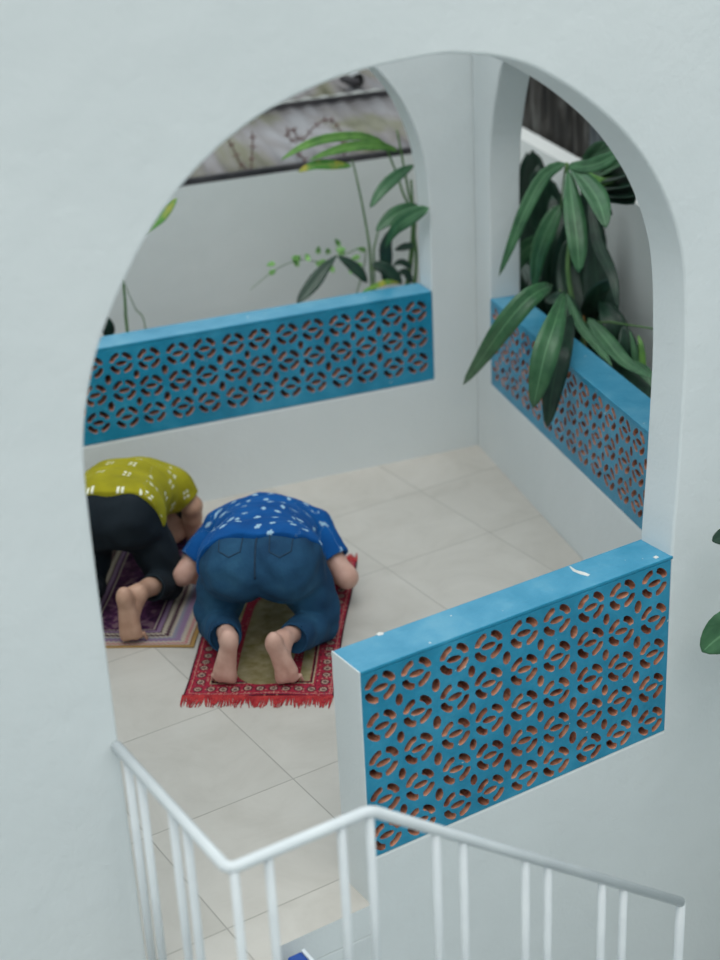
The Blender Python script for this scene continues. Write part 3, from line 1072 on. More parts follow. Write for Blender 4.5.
def person(J, skin, trousers_mat, shirt_mat, shirt_label, trouser_label, label, loc, az, h=0.005):
    O = (loc[0], loc[1], loc[2]); rz = -math.radians(az)
    Bd = Field((-0.56, -0.12, -0.002), (0.56, 1.32, 0.85), h)
    k = 0.04
    g = J
    # trunk, as stacked ellipsoids from pelvis to shoulders
    for c, r, p in g['trunk']:
        Bd.ell(c, r, 0.045, p)
    Bd.cone(g['neck'][0], g['neck'][1], 0.055, 0.05, 0.03)
    hc = np.array(g['head'])
    for sx, S in ((-1, 'L'), (1, 'R')):
        q = g[S]
        hip, knee, ank, heel, ball = [np.array(v, float) for v in (q['hip'], q['knee'], q['ankle'], q['heel'], q['ball'])]
        Bd.ell(q['butt'], g['buttr'], 0.02)
        Bd.cone(hip, knee, g['thigh'] * 0.92, 0.055, 0.04)
        mid = knee * 0.62 + ank * 0.38 + np.array([0, 0, 0.004])
        Bd.cone(knee, mid, 0.055, 0.055, 0.03)
        Bd.cone(mid, ank, 0.050, 0.034, 0.03)
        # upright foot: heel pad, sole, instep, toes tucked forward
        Bd.ell(heel, (0.031, 0.032, 0.040), 0.02)
        Bd.ell(heel + [0, 0.004, -0.02], (0.034, 0.030, 0.045), 0.02)
        for o_ in (-1, 1):
            Bd.cone(heel + [o_ * 0.007, 0.008, -0.02], ball + [o_ * 0.021, 0.010, 0.045], 0.026, 0.027, 0.015)
        Bd.cone(heel + [0, 0.045, -0.02], ank, 0.030, 0.036, 0.02)
        Bd.cone(ank + [0, 0.0, -0.02], ball + [0, 0.03, 0.03], 0.032, 0.020, 0.03)
        inn = -sx        # direction of the inner side of the foot
        Bd.ell(ball + [inn * 0.020, 0.006, 0.016], (0.029, 0.024, 0.034), 0.015)
        Bd.ell(ball + [-inn * 0.022, 0.010, 0.018], (0.026, 0.022, 0.034), 0.015)
        for i in range(5):
            bx = inn * (0.033 - 0.0178 * i)
            ln = (0.050, 0.048, 0.043, 0.037, 0.030)[i]; rr = (0.0125, 0.0092, 0.0086, 0.0082, 0.0084)[i]
            b0 = ball + [bx, 0.004, -0.004 + (0.003 * i if i > 2 else 0)]
            b0[2] = max(b0[2], 0.022)
            b1 = b0 + [-inn * 0.004 * i, ln * 0.6, 0.004]
            b2 = b0 + [-inn * 0.006 * i, ln, 0]
            b2[2] = rr + 0.002
            Bd.cone(b0, b1, rr * 1.05, rr, 0.006)
            Bd.cone(b1, b2, rr, rr * 0.95, 0.004)
        # arm
        sh, el, wr, hd = [np.array(v, float) for v in (q['sh'], q['elbow'], q['wrist'], q['hand'])]
        Bd.cone(sh, el, 0.052, 0.045, 0.03)
        m2 = el * 0.65 + wr * 0.35
        Bd.cone(el, m2, 0.047, 0.044, 0.025)
        Bd.cone(m2, wr, 0.044, 0.027, 0.025)
        Bd.ell(el + (el - sh) * 0.03, (0.044, 0.046, 0.044), 0.02)
        hdir = hd - wr; hdir[2] = 0; hdir /= np.linalg.norm(hdir)
        side = np.array([hdir[1], -hdir[0], 0.0])
        pc = wr + hdir * 0.05; pc[2] = 0.021
        Bd.cone(wr, pc, 0.024, 0.018, 0.02)
        Bd.cone(pc - side * 0.020, pc - side * 0.018 + hdir * 0.035, 0.015, 0.013, 0.015)
        Bd.cone(pc + side * 0.020, pc + side * 0.018 + hdir * 0.035, 0.015, 0.013, 0.015)
        for i, ln in enumerate((0.068, 0.078, 0.074, 0.058)):
            off = (-0.0285 + 0.019 * i) * sx * -1
            a = pc + hdir * 0.040 + side * off; a[2] = 0.019
            fan = side * off * 0.35
            b = a + hdir * ln * 0.55 + fan * 0.5; b[2] = 0.021
            e = a + hdir * ln + fan; e[2] = 0.010
            Bd.cone(a, b, 0.0095, 0.0088, 0.005); Bd.cone(b, e, 0.0088, 0.0075, 0.003)
        a = pc + side * (-0.028 * -sx * -1) * 1.0 - hdir * 0.012
        ts = -sx
        a = pc + side * ts * 0.024 - hdir * 0.014; a[2] = 0.018
        b = a + side * ts * 0.028 + hdir * 0.022; b[2] = 0.014
        e = b + side * ts * 0.006 + hdir * 0.030; e[2] = 0.011
        Bd.cone(a, b, 0.012, 0.010, 0.006); Bd.cone(b, e, 0.010, 0.008, 0.003)
    # head bowed so that the forehead is on the rug
    Bd.ell(hc, (0.073, 0.088, 0.098), 0.02, 0.5)
    Bd.ell(hc + [0, -0.045, -0.045], (0.052, 0.055, 0.048), 0.03)       # jaw
    Bd.cone(hc + [0, -0.035, -0.085], hc + [0, -0.058, -0.092], 0.010, 0.012, 0.008)   # nose
    Bd.cone(hc + [-0.022, -0.078, -0.072], hc + [0.022, -0.078, -0.072], 0.008, 0.008, 0.005)  # lips
    for sx in (-1, 1):
        Bd.ell(hc + [sx * 0.075, -0.01, -0.008], (0.010, 0.020, 0.028), 0.006, 0.4)
        Bd.ell(hc + [sx * 0.030, -0.012, -0.088], (0.013, 0.011, 0.009), 0.004)
    body = field_obj('person', Bd, skin, None, O, rz)
    tag(body, label, 'person')
    hr = Field(tuple(hc - 0.14), tuple(hc + 0.14), 0.006)
    hr.ell(hc + [0, 0.012, 0.008], (0.080, 0.094, 0.102), 0.01, 0.5)
    X, Y, Z = hr.grid()
    cut = -( (Z - hc[2]) * 0.75 + (Y - hc[1]) * 0.66 + 0.020) 
    hr.V = np.maximum(hr.V, cut)
    hr.V += (0.0015 * np.sin(90 * X + 20 * Z)).astype(np.float32)
    field_obj('hair', hr, MAT['hair'], body)

    # trousers
    Tr = Field((-0.46, -0.06, 0.0), (0.46, 0.72, 0.80), 0.0065)
    for c, r, p in g['trunk'][:2]:
        Tr.ell(c, tuple(np.array(r) + 0.010), 0.06, p)
    for sx, S in ((-1, 'L'), (1, 'R')):
        q = g[S]
        hip, knee, ank, heel = [np.array(v, float) for v in (q['hip'], q['knee'], q['ankle'], q['heel'])]
        Tr.ell(q['butt'], tuple(np.array(g['buttr']) + 0.012), g.get('cleft', 0.035))
        Tr.cone(hip, knee + [0, -0.03, 0.055], g['thigh'], g['kneer'] * 1.10, 0.035)
        cuff = np.array(q['cuff'], float)
        mid = knee * 0.55 + cuff * 0.45
        Tr.cone(knee + [0, -0.035, -0.010], mid, g['kneer'] * 0.93, g['calf'], 0.004)
        Tr.cone(mid, cuff, g['calf'], g['cuffr'], 0.006)
    wrinkle(Tr, g.get('wr', 0.0035), 1.0, g.get('seed', 0))
    X, Y, Z = Tr.grid()
    for S in ('L', 'R'):
        q = g[S]
        cuff = np.array(q['cuff'], float); knee = np.array(q['knee'], float)
        dn = (cuff - knee) / np.linalg.norm(cuff - knee)
        near = (X - cuff[0]) ** 2 + (Y - cuff[1]) ** 2 + (Z - cuff[2]) ** 2 < 0.125 ** 2
        pl = (X - cuff[0]) * dn[0] + (Y - cuff[1]) * dn[1] + (Z - cuff[2]) * dn[2]
        Tr.V = np.where(near, np.maximum(Tr.V, pl), Tr.V)
        # hollow cuff
        r = np.sqrt(np.maximum((X - cuff[0]) ** 2 + (Y - cuff[1]) ** 2 + (Z - cuff[2]) ** 2 - pl ** 2, 0))
        hol = np.maximum(r - (g['cuffr'] - 0.010), -(pl + 0.03))
        Tr.V = np.where(near, np.maximum(Tr.V, -hol), Tr.V)
    Tr.V = np.maximum(Tr.V, 0.014 - Z)
    Tr.V = np.maximum(Tr.V, Y - g['waist_front'] + 0.0)
    tr = field_obj('trousers', Tr, trousers_mat, body)
    if trouser_label: tag(tr, trouser_label)

    # shirt
    Sh = Field((-0.50, 0.10, 0.02), (0.50, 1.20, 0.86), 0.0065)
    for c, r, p in g['trunk']:
        Sh.ell(c, tuple(np.array(r) + 0.020), 0.07, p)
    for S in ('L', 'R'):
        Sh.ell(g[S]['butt'], tuple(np.array(g['buttr']) + 0.026), 0.05)
    ae = 0.80
    Sh.V = Sh.V.copy()
    wrinkle(Sh, g.get('wrs', 0.004), 0.8, g.get('seed', 0) + 1)
    X, Y, Z = Sh.grid()
    cutf = g['hem'](X, Y, Z)
    Sh.V = np.maximum(Sh.V, cutf)
    for S in ('L', 'R'):
        q = g[S]
        sh, el = np.array(q['sh'], float), np.array(q['elbow'], float)
        ae = q.get('sleeve', 0.72)
        end = sh + (el - sh) * ae
        tmp = Field((-0.50, 0.10, 0.02), (0.50, 1.20, 0.86), 0.0065)
        inner = np.array([sh[0] * 0.35, sh[1] - 0.01, sh[2] + 0.01])
        tmp.cone(inner, sh, 0.10, 0.086, 0.0)
        tmp.cone(sh, end + (el - sh) * 0.06, 0.086, g['sleever'], 0.02)
        wrinkle(tmp, 0.0035, 1.1, 3)
        dn = (el - sh) / np.linalg.norm(el - sh)
        pl = (X - end[0]) * dn[0] + (Y - end[1]) * dn[1] + (Z - end[2]) * dn[2]
        tmp.V = np.maximum(tmp.V, pl)
        r = np.sqrt(np.maximum((X - end[0]) ** 2 + (Y - end[1]) ** 2 + (Z - end[2]) ** 2 - pl ** 2, 0))
        hol = np.maximum(r - (g['sleever'] - 0.010), -(pl + 0.025))
        tmp.V = np.maximum(tmp.V, -hol)
        kk = 0.035
        hh = np.maximum(kk - np.abs(Sh.V - tmp.V), 0) / kk
        Sh.V = np.minimum(Sh.V, tmp.V) - hh * hh * kk * 0.25
    Sh.V = np.maximum(Sh.V, -(np.sqrt((X - hc[0]) ** 2 + (Y - hc[1] + 0.0) ** 2 + (Z - hc[2]) ** 2) - 0.112))
    s = field_obj('shirt', Sh, shirt_mat, body, cloth=True)
    tag(s, shirt_label)
    return body, tr, s


def side(hip, knee, ankle, heel, ball, butt, cuff, sh, elbow, wrist, hand, **kw):
    d = dict(hip=hip, knee=knee, ankle=ankle, heel=heel, ball=ball, butt=butt, cuff=cuff, sh=sh, elbow=elbow, wrist=wrist, hand=hand)
    d.update(kw)
    return d


JB = dict(
    trunk=[((0, 0.40, 0.385), (0.225, 0.19, 0.150), -0.15), ((-0.02, 0.56, 0.365), (0.205, 0.20, 0.150), -0.25),
           ((-0.04, 0.72, 0.330), (0.210, 0.19, 0.140), -0.45), ((-0.05, 0.84, 0.325), (0.215, 0.14, 0.120), -0.6)],
    neck=((-0.04, 0.93, 0.26), (-0.03, 1.00, 0.17)), head=(-0.03, 1.03, 0.112),
    buttr=(0.150, 0.160, 0.148), thigh=0.138, kneer=0.088, calf=0.080, cuffr=0.068, sleever=0.072, cleft=0.025,
    waist_front=0.70, wr=0.0048, seed=0,
    L=side((-0.125, 0.37, 0.40), (-0.218, 0.40, 0.092), (-0.115, 0.07, 0.190), (-0.100, 0.0, 0.225), (-0.130, 0.0, 0.028), (-0.095, 0.31, 0.405),
           (-0.140, 0.120, 0.160), (-0.25, 0.84, 0.31), (-0.425, 0.70, 0.150), (-0.32, 0.93, 0.030), (-0.26, 1.02, 0.02), sleeve=0.74),
    R=side((0.125, 0.37, 0.40), (0.228, 0.40, 0.092), (0.110, 0.07, 0.185), (0.085, 0.0, 0.215), (0.125, 0.0, 0.028), (0.100, 0.31, 0.405),
           (0.145, 0.115, 0.155), (0.16, 0.84, 0.31), (0.315, 0.69, 0.140), (0.24, 0.93, 0.030), (0.19, 1.02, 0.02), sleeve=0.66),
    hem=lambda X, Y, Z: 0.265 - 0.25 * X * X + 0.30 * np.maximum(0.52 - Z, 0) + 0.9 * np.maximum(X - 0.16, 0) - Y + 0.010 * np.sin(11 * X + 1))
body, jeans, shirt = person(JB, MAT['skin'], MAT['denim'], MAT['blue_shirt'], 'blue short-sleeved shirt with small pale flowers',
                            'blue denim jeans', 'kneeling person in blue flowered shirt and jeans bowing on red rug', (2.56, 5.15, 0.007), AZ)

JY = dict(
    trunk=[((-0.115, 0.43, 0.435), (0.205, 0.18, 0.150), -0.15), ((-0.115, 0.60, 0.415), (0.210, 0.20, 0.145), -0.2),
           ((-0.115, 0.76, 0.375), (0.220, 0.18, 0.135), -0.45), ((-0.07, 0.87, 0.335), (0.195, 0.13, 0.115), -0.6)],
    neck=((-0.03, 0.95, 0.28), (0.02, 0.98, 0.18)), head=(0.035, 0.98, 0.112),
    buttr=(0.115, 0.140, 0.145), thigh=0.112, kneer=0.080, calf=0.070, cuffr=0.060, sleever=0.070, cleft=0.05,
    waist_front=0.72, wr=0.0045, seed=4,
    L=side((-0.185, 0.40, 0.43), (-0.250, 0.42, 0.090), (-0.190, 0.07, 0.195), (-0.18, 0.0, 0.225), (-0.200, 0.0, 0.028), (-0.170, 0.36, 0.44),
           (-0.200, 0.130, 0.170), (-0.25, 0.87, 0.34), (-0.42, 0.78, 0.16), (-0.32, 0.97, 0.030), (-0.27, 1.06, 0.02), sleeve=0.8),
    R=side((0.010, 0.40, 0.43), (0.105, 0.42, 0.090), (0.055, 0.075, 0.215), (0.012, 0.0, 0.240), (0.018, 0.0, 0.032), (-0.005, 0.36, 0.44),
           (0.085, 0.200, 0.165), (0.08, 0.87, 0.34), (0.150, 0.87, 0.245), (0.125, 0.95, 0.030), (0.14, 1.05, 0.02), sleeve=0.72),
    hem=lambda X, Y, Z: 0.300 - 0.2 * (X + 0.09) ** 2 + 0.30 * np.maximum(0.55 - Z, 0) - Y + 0.012 * np.sin(8 * X))
body2, pants2, shirt2 = person(JY, MAT['skin_dark'], MAT['trousers'], MAT['lime_shirt'], 'yellow-green shirt with small white woven marks',
                               'loose black trousers', 'kneeling person in yellow-green shirt and black trousers bowing on striped rug', (2.27, 5.79, 0.006), AZ)

# jeans details: seam and back pockets laid on the cloth
bv = BVHTree.FromPolygons([v.co[:] for v in jeans.data.vertices], [p.vertices[:] for p in jeans.data.polygons])


def lay(pts, lift=0.001):
    out = []
    d = Vector((0, 0.62, -0.78)).normalized()
    for x, t in pts:
        # t runs down the seat: origin behind and above, perpendicular to the seat
        o = Vector((x, 0.30, 0.48)) - d * 0.6 + Vector((0, -0.78, -0.62)).normalized() * t
        hit = bv.ray_cast(o, d)
        if hit[0] is not None:
            out.append(hit[0] + hit[1] * lift)
    return out


def subdiv(pts, n=8):
    o = []
    for a, b in zip(pts, pts[1:]):
        for k in range(n):
            o.append((a[0] + (b[0] - a[0]) * k / n, a[1] + (b[1] - a[1]) * k / n))
    return o + [pts[-1]]


mb = MB(); mb.tube(lay(subdiv([(0.0, -0.08), (0.0, 0.15)], 22)), 0.0042, 6)
o = mesh_obj('seat_seam', mb.v, mb.f, MAT['thread'], jeans, smooth=True)
mb = MB(); mb.tube(lay(subdiv([(-0.22, -0.03), (0, 0.03), (0.22, -0.03)], 16)), 0.0022, 6)
for sx in (-1, 1):
    mb = MB()
    pk = [(sx * 0.055, -0.055), (sx * 0.060, 0.055), (sx * 0.105, 0.080), (sx * 0.150, 0.050), (sx * 0.155, -0.060), (sx * 0.055, -0.055)]
    mb.tube(lay(subdiv(pk, 8)), 0.0026, 6)
    o = mesh_obj('back_pocket', mb.v, mb.f, MAT['thread'], jeans, smooth=True)

# ------------------------------------------------------------------ plants
def leaf(mb, uvs, path, width, face, fold=0.25, mi=0, peak=0.42, nseg=14, wav=0.04):
    pts = catmull([tuple(p) for p in path], max(2, nseg // max(1, len(path) - 1)))
    pts = [Vector(p) for p in pts]
    n = len(pts)
    face = Vector(face).normalized()
    base = len(mb.v)
    for i, p in enumerate(pts):
        t = i / (n - 1)
        tg = (pts[min(i + 1, n - 1)] - pts[max(i - 1, 0)]).normalized()
        sd = tg.cross(face)
        if sd.length < 0.05: sd = tg.cross(Vector((0, 0, 1)))
        sd.normalize()
        nr = sd.cross(tg).normalized()
        if nr.dot(face) < 0: nr = -nr
        e = math.log(0.5) / math.log(peak)
        wv = width * 0.5 * max(0.02, math.sin(math.pi * min(t ** e, 0.999)) ** 0.75)
        for u in (-1, -0.5, 0, 0.5, 1):
            lift = fold * abs(u) * wv + wav * wv * math.sin(t * 21 + u * 2) * abs(u)
            mb.v.append(p + sd * u * wv + nr * lift)
            uvs.append((0.5 + u / 2, t))
    for i in range(n - 1):
        for k in range(4):
            a = base + i * 5 + k
            mb.f.append((a, a + 1, a + 6, a + 5)); mb.m.append(mi)


def leaves_obj(name, mb, uvs, mats, parent, base):
    vs = [v - Vector(base) for v in mb.v]
    o = mesh_obj(name, vs, mb.f, mats, parent, True, mb.m)
    uvl = o.data.uv_layers.new(name='UVMap')
    li = np.zeros(len(o.data.loops), np.int32)
    o.data.loops.foreach_get('vertex_index', li)
    U = np.array(uvs, np.float32)
    uvl.data.foreach_set('uv', U[li].ravel())
    sd = o.modifiers.new('thick', 'SOLIDIFY')
    sd.thickness = 0.0016
    return o


TOCAM = Vector((-0.47, -0.78, 0.42))


def plant(name, label, cat, base, leaves, stems, at, stem_mat=None, group=None):
    root = empty(name, base)
    tag(root, label, cat, group)
    mb = MB(); uvs = []
    mats = []
    for L in leaves:
        m = L.get('m', 'leaf')
        if m not in mats: mats.append(m)
        path = [at(*p) if not isinstance(p, Vector) else p for p in L['p']]
        fc = TOCAM + Vector(L.get('n', (0, 0, 0)))
        leaf(mb, uvs, path, L['w'], fc, L.get('fold', 0.25), mats.index(m), L.get('peak', 0.42))
    leaves_obj('foliage', mb, uvs, [MAT[m] for m in mats], root, base)
    if stems:
        mb = MB()
        for S in stems:
            path = [at(*p) if not isinstance(p, Vector) else p for p in S['p']]
            pts = catmull([tuple(p) for p in path], 6)
            n = len(pts)
            mb.tube(pts, [S['r'] * (1 - 0.5 * i / (n - 1)) for i in range(n)], 7)
        mb.v = [v - Vector(base) for v in mb.v]
        mesh_obj('stem', mb.v, mb.f, stem_mat or MAT['stem'], root, True)
    return root


def rb(s, d): return rp(s, d, 0.08)


def kb(s, d): return kp(s, d, 0.10)


# tall broad-leaved plant in the right arch
b0 = rb(0.95, 0.42)
plant('broad_leaf_plant', 'tall plant with long drooping mid-green leaves hanging over the right blue parapet', 'plant', b0, [
    dict(p=[(566, 163, .30), (545, 175, .22), (526, 208, .12), (511, 245, .04), (499, 276, -.02)], w=.070, peak=.38),
    dict(p=[(570, 165, .32), (588, 185, .28), (600, 205, .24), (606, 228, .22)], w=.105, peak=.5),
    dict(p=[(568, 170, .28), (572, 200, .20), (577, 240, .16), (579, 273, .15)], w=.100, peak=.55),
    dict(p=[(560, 205, .30), (549, 225, .24), (538, 255, .20), (534, 290, .20)], w=.095, peak=.45),
    dict(p=[(545, 235, .36), (525, 250, .28), (508, 272, .2), (497, 296, .17)], w=.10, peak=.45),
    dict(p=[(553, 285, .12), (530, 297, -.05), (505, 325, -.17), (484, 355, -.24), (463, 385, -.28)], w=.105, peak=.42),
    dict(p=[(565, 290, .14), (556, 320, -.08), (546, 350, -.18), (539, 380, -.22), (533, 408, -.24)], w=.118, peak=.52),
    dict(p=[(572, 315, .2), (562, 345, -.02), (553, 385, -.09), (547, 428, -.12)], w=.11, peak=.5, m='leaf_dark'),
    dict(p=[(570, 165, .36), (590, 178, .42), (605, 182, .46), (625, 172, .5)], w=.05, m='leaf_bright'),
    dict(p=[(567, 166, .3), (590, 166, .34), (610, 158, .4), (622, 150, .45)], w=.07, m='leaf'),
    dict(p=[(590, 195, .4), (597, 240, .36), (612, 275, .34), (618, 310, .33)], w=.06, m='leaf_dark'),
    dict(p=[(565, 292, .28), (580, 325, .25), (600, 350, .22), (612, 366, .2)], w=.05),
    dict(p=[(588, 318, .3), (606, 340, .28), (625, 362, .25), (652, 378, .22)], w=.075),
    dict(p=[(600, 350, .3), (620, 372, .26), (640, 388, .24), (660, 400, .22)], w=.09, m='leaf_dark'),
], [dict(p=[b0, (572, 300, .33), (570, 230, .33), (567, 163, .30)], r=.016),
    dict(p=[b0 + Vector((.02, -.03, 0)), (568, 330, .34), (560, 290, .28)], r=.012),
    dict(p=[(566, 163, .30), (563, 185, .3), (561, 210, .30)], r=.005)], at_right)

# darker plants behind it
b1 = rb(0.75, 0.50)
plant('dark_leaf_plant', 'dense dark-leaved plant against the outer wall behind the drooping leaves', 'plant', b1, [
    dict(p=[(545, 320, .55), (535, 270, .55), (527, 210, .55), (527, 152, .52)], w=.19, m='leaf_dark', peak=.5),
    dict(p=[(560, 330, .5), (545, 280, .5), (540, 220, .5), (538, 165, .5)], w=.19, m='leaf_dark', peak=.55),
    dict(p=[(550, 300, .56), (536, 250, .56), (530, 200, .56), (532, 150, .54)], w=.24, m='leaf_dark', peak=.6, n=(.3, 0, 0)),
    dict(p=[(560, 300, .52), (552, 262, .52), (548, 222, .52), (546, 175, .5)], w=.22, m='leaf_dark', peak=.6),
    dict(p=[(575, 330, .54), (572, 290, .54), (574, 250, .54), (578, 205, .54)], w=.24, m='leaf_dark', peak=.5),
    dict(p=[(540, 320, .46), (530, 300, .44), (524, 280, .42), (516, 262, .40)], w=.12, m='leaf_dark'),
    dict(p=[(560, 330, .48), (556, 280, .46), (558, 240, .48), (552, 195, .5)], w=.17, m='leaf_dark'),
    dict(p=[(578, 340, .5), (584, 290, .5), (588, 240, .5), (584, 190, .5)], w=.19, m='leaf_dark', peak=.55),
    dict(p=[(590, 360, .5), (600, 320, .5), (596, 270, .5), (592, 225, .5)], w=.16, m='leaf_dark'),
    dict(p=[(600, 372, .5), (615, 345, .46), (612, 320, .44), (600, 300, .44)], w=.14, m='leaf_dark'),
    dict(p=[(545, 330, .42), (540, 300, .38), (534, 280, .36), (520, 262, .36)], w=.12, m='leaf_dark'),
    dict(p=[(585, 330, .42), (575, 300, .4), (568, 270, .4), (566, 240, .4)], w=.15, m='leaf_dark'),
    dict(p=[(575, 340, .45), (590, 310, .42), (600, 290, .42), (618, 280, .42)], w=.10, m='leaf_dark'),
    dict(p=[(575, 345, .3), (572, 320, .26), (560, 300, .26), (545, 300, .26)], w=.11, m='leaf_dark'),
    dict(p=[(610, 380, .4), (625, 360, .38), (627, 345, .38), (624, 325, .38)], w=.12, m='leaf_dark'),
], [dict(p=[b1, (565, 310, .5), (560, 250, .5)], r=.014), dict(p=[b1 + Vector((.05, -.12, 0)), (595, 340, .5), (590, 280, .5)], r=.012)], at_right)

# fan palm frond, upper right
b2 = rb(1.25, 0.55)
fl_ = []
for tx, ty, w_ in ((606, 142, .05), (618, 150, .05), (628, 160, .06), (634, 172, .08), (636, 184, .09), (636, 196, .09), (634, 204, .08)):
    fl_.append(dict(p=[(578, 182, .50), ((578 + tx) / 2, (182 + ty) / 2 - 3, .50), (tx, ty, .48)], w=w_ * 1.9, m='leaf_dark' if ty > 165 else 'leaf', peak=.6))
fl_.append(dict(p=[(585, 190, .45), (600, 200, .45), (612, 215, .45)], w=.05, m='leaf_dark'))
plant('fan_palm', 'dark pleated fan palm leaf spread below the dark shed sheets', 'plant', b2, fl_,
      [dict(p=[b2, (600, 300, .52), (580, 184, .50)], r=.008)], at_right)

# low spiky plants at the front end of the right bed
b3 = rb(1.75, 0.40)
plant('spiky_plant', 'low green plant with narrow upright leaves at near end of right bed', 'plant', b3, [
    dict(p=[(640, 385, .4), (636, 365, .4), (634, 350, .4), (630, 330, .4)], w=.035),
    dict(p=[(645, 385, .4), (643, 365, .4), (641, 345, .4), (638, 335, .4)], w=.03, m='leaf_bright'),
    dict(p=[(620, 382, .38), (616, 366, .36), (606, 352, .36), (596, 346, .34)], w=.05),
    dict(p=[(630, 390, .3), (620, 376, .28), (606, 366, .26), (592, 362, .25)], w=.05, m='leaf_dark'),
    dict(p=[(655, 395, .34), (648, 378, .34), (640, 368, .34), (628, 360, .34)], w=.06),
], [dict(p=[b3, (640, 388, .38)], r=.01)], at_right)
mb = MB()
mb.tube([tuple(p) for p in (at_right(555, 322, .33), at_right(575, 323, .34), at_right(610, 322, .38), at_right(655, 329, .40))], [.007, .006, .005, .004], 6)
o = mb.build('palm_stalk', MAT['stem'], base=at_right(575, 323, .34))
tag(o, 'thin green arching stalk crossing the right bed above the parapet', 'stalk')
mb = MB()
q = at_right(583, 316, .36)
mb.tube([tuple(rp(1.12, .36, .10)), tuple(at_right(584, 345, .36)), tuple(q)], [.016, .013, .010], 8)
o = mb.build('cut_stem', MAT['dry_stem'], base=rp(1.12, .36, .10))
tag(o, 'short dry orange-brown stem rising behind the right blue parapet', 'stem')

# plants in the back bed, right end
c0 = kb(0.42, 0.42)
plant('ginger_plant', 'tall ginger plant with long arching yellow-green leaves at right end of back arch', 'plant', c0, [
    dict(p=[(384, 142, .45), (360, 136, .42), (325, 139, .40), (300, 148, .38), (281, 160, .36)], w=.048, m='leaf_bright', peak=.45),
    dict(p=[(399, 151, .45), (380, 146, .42), (355, 146, .40), (330, 152, .38), (309, 160, .36)], w=.052, m='leaf_bright', peak=.45),
    dict(p=[(352, 166, .42), (335, 165, .40), (315, 165, .39), (298, 172, .38)], w=.052, m='leaf_yellow', peak=.5),
    dict(p=[(414, 165, .32), (398, 175, .26), (382, 190, .22), (370, 208, .20)], w=.065, m='leaf', peak=.5),
    dict(p=[(418, 205, .26), (405, 210, .22), (390, 218, .2), (376, 231, .18)], w=.08, m='leaf', peak=.5),
    dict(p=[(385, 248, .24), (396, 228, .14), (412, 216, .04), (429, 208, -.04)], w=.085, m='leaf', peak=.6),
    dict(p=[(337, 255, .40), (325, 268, .36), (312, 285, .33), (297, 303, .30)], w=.075, m='leaf_dark', peak=.6),
    dict(p=[(338, 256, .40), (350, 264, .38), (360, 273, .36), (367, 283, .35)], w=.06, m='leaf_dark', peak=.5),
    dict(p=[(372, 264, .35), (384, 268, .33), (394, 276, .32), (402, 284, .31)], w=.075, m='leaf_dark', peak=.45),
    dict(p=[(384, 283, .36), (386, 262, .34), (386, 245, .33), (392, 228, .32)], w=.07, m='leaf_dark', peak=.5),
    dict(p=[(400, 283, .3), (388, 282, .24), (376, 286, .2), (362, 292, .17)], w=.03, m='leaf_yellow', peak=.5),
    dict(p=[(414, 245, .32), (404, 247, .32), (395, 250, .32)], w=.04, m='leaf_dark'),
    dict(p=[(412, 268, .32), (402, 262, .32), (393, 265, .32)], w=.035, m='leaf_dark'),
    dict(p=[(412, 283, .32), (405, 272, .32), (395, 276, .32)], w=.04, m='leaf_dark'),
], [dict(p=[c0, (371, 270, .42), (366, 225, .43), (356, 175, .43), (352, 160, .42)], r=.008),
    dict(p=[c0 + Vector((.06, 0, 0)), (412, 240, .42), (402, 190, .44), (384, 142, .45)], r=.010),
    dict(p=[c0 + Vector((.1, .03, 0)), (414, 240, .45), (408, 190, .46), (397, 130, .47)], r=.010),
    dict(p=[c0 + Vector((.03, 0, 0)), (374, 270, .38), (376, 240, .38), (384, 215, .35)], r=.007),
    dict(p=[c0 + Vector((.12, .0, 0)), (415, 280, .36), (414, 230, .36), (411, 180, .36)], r=.012)], at_back)

c1_ = kb(1.0, 0.55)
vl = []
rnd = random.Random(11)
for (vx, vy) in ((275, 263), (269, 274), (300, 258), (306, 254), (299, 266), (316, 262), (322, 266), (329, 254), (336, 250), (340, 246), (341, 256), (348, 262), (331, 266), (355, 264), (360, 256), (366, 250), (327, 262), (345, 252), (372, 268), (384, 265), (387, 255), (352, 268), (318, 254), (296, 262)):
    an = rnd.uniform(0, 6.28)
    L = rnd.uniform(6, 10)
    vl.append(dict(p=[(vx, vy, .5), (vx + L * .5 * math.cos(an), vy + L * .5 * math.sin(an), .5), (vx + L * math.cos(an), vy + L * math.sin(an), .47)], w=.028, m='leaf_lime'))
plant('creeper', 'thin creeper with small bright lime leaves against the white outer wall', 'plant', c1_, vl, [
    dict(p=[c1_ + Vector((.3, 0, 0)), (365, 262, .5), (345, 254, .5), (325, 262, .5), (300, 260, .5), (275, 270, .5), (250, 290, .5)], r=.0035)], at_back)

# plants at the far left of the back bed
q = at_back(127.5, 333, .5)
c2 = Vector((q.x, q.y, 0.1))
plant('reed_plant', 'tall thin-stemmed plant at left end of back arch with a yellowing leaf', 'plant', c2, [
    dict(p=[(148, 232, .5), (156, 222, .5), (165, 212, .5), (177, 198, .5)], w=.06, m='leaf_yellow', peak=.55),
    dict(p=[(112, 336, .42), (108, 330, .4), (104, 322, .38), (98, 318, .36)], w=.08, m='leaf_dark', peak=.5),
], [dict(p=[c2, (127, 328, .5), (125.5, 310, .5), (124, 290, .5), (118, 262, .5), (130, 243, .5), (148, 232, .5)], r=.009),
    dict(p=[c2 + Vector((.07, 0, 0)), (146, 332, .5), (135, 308, .5), (123, 280, .5)], r=.004)], at_back)

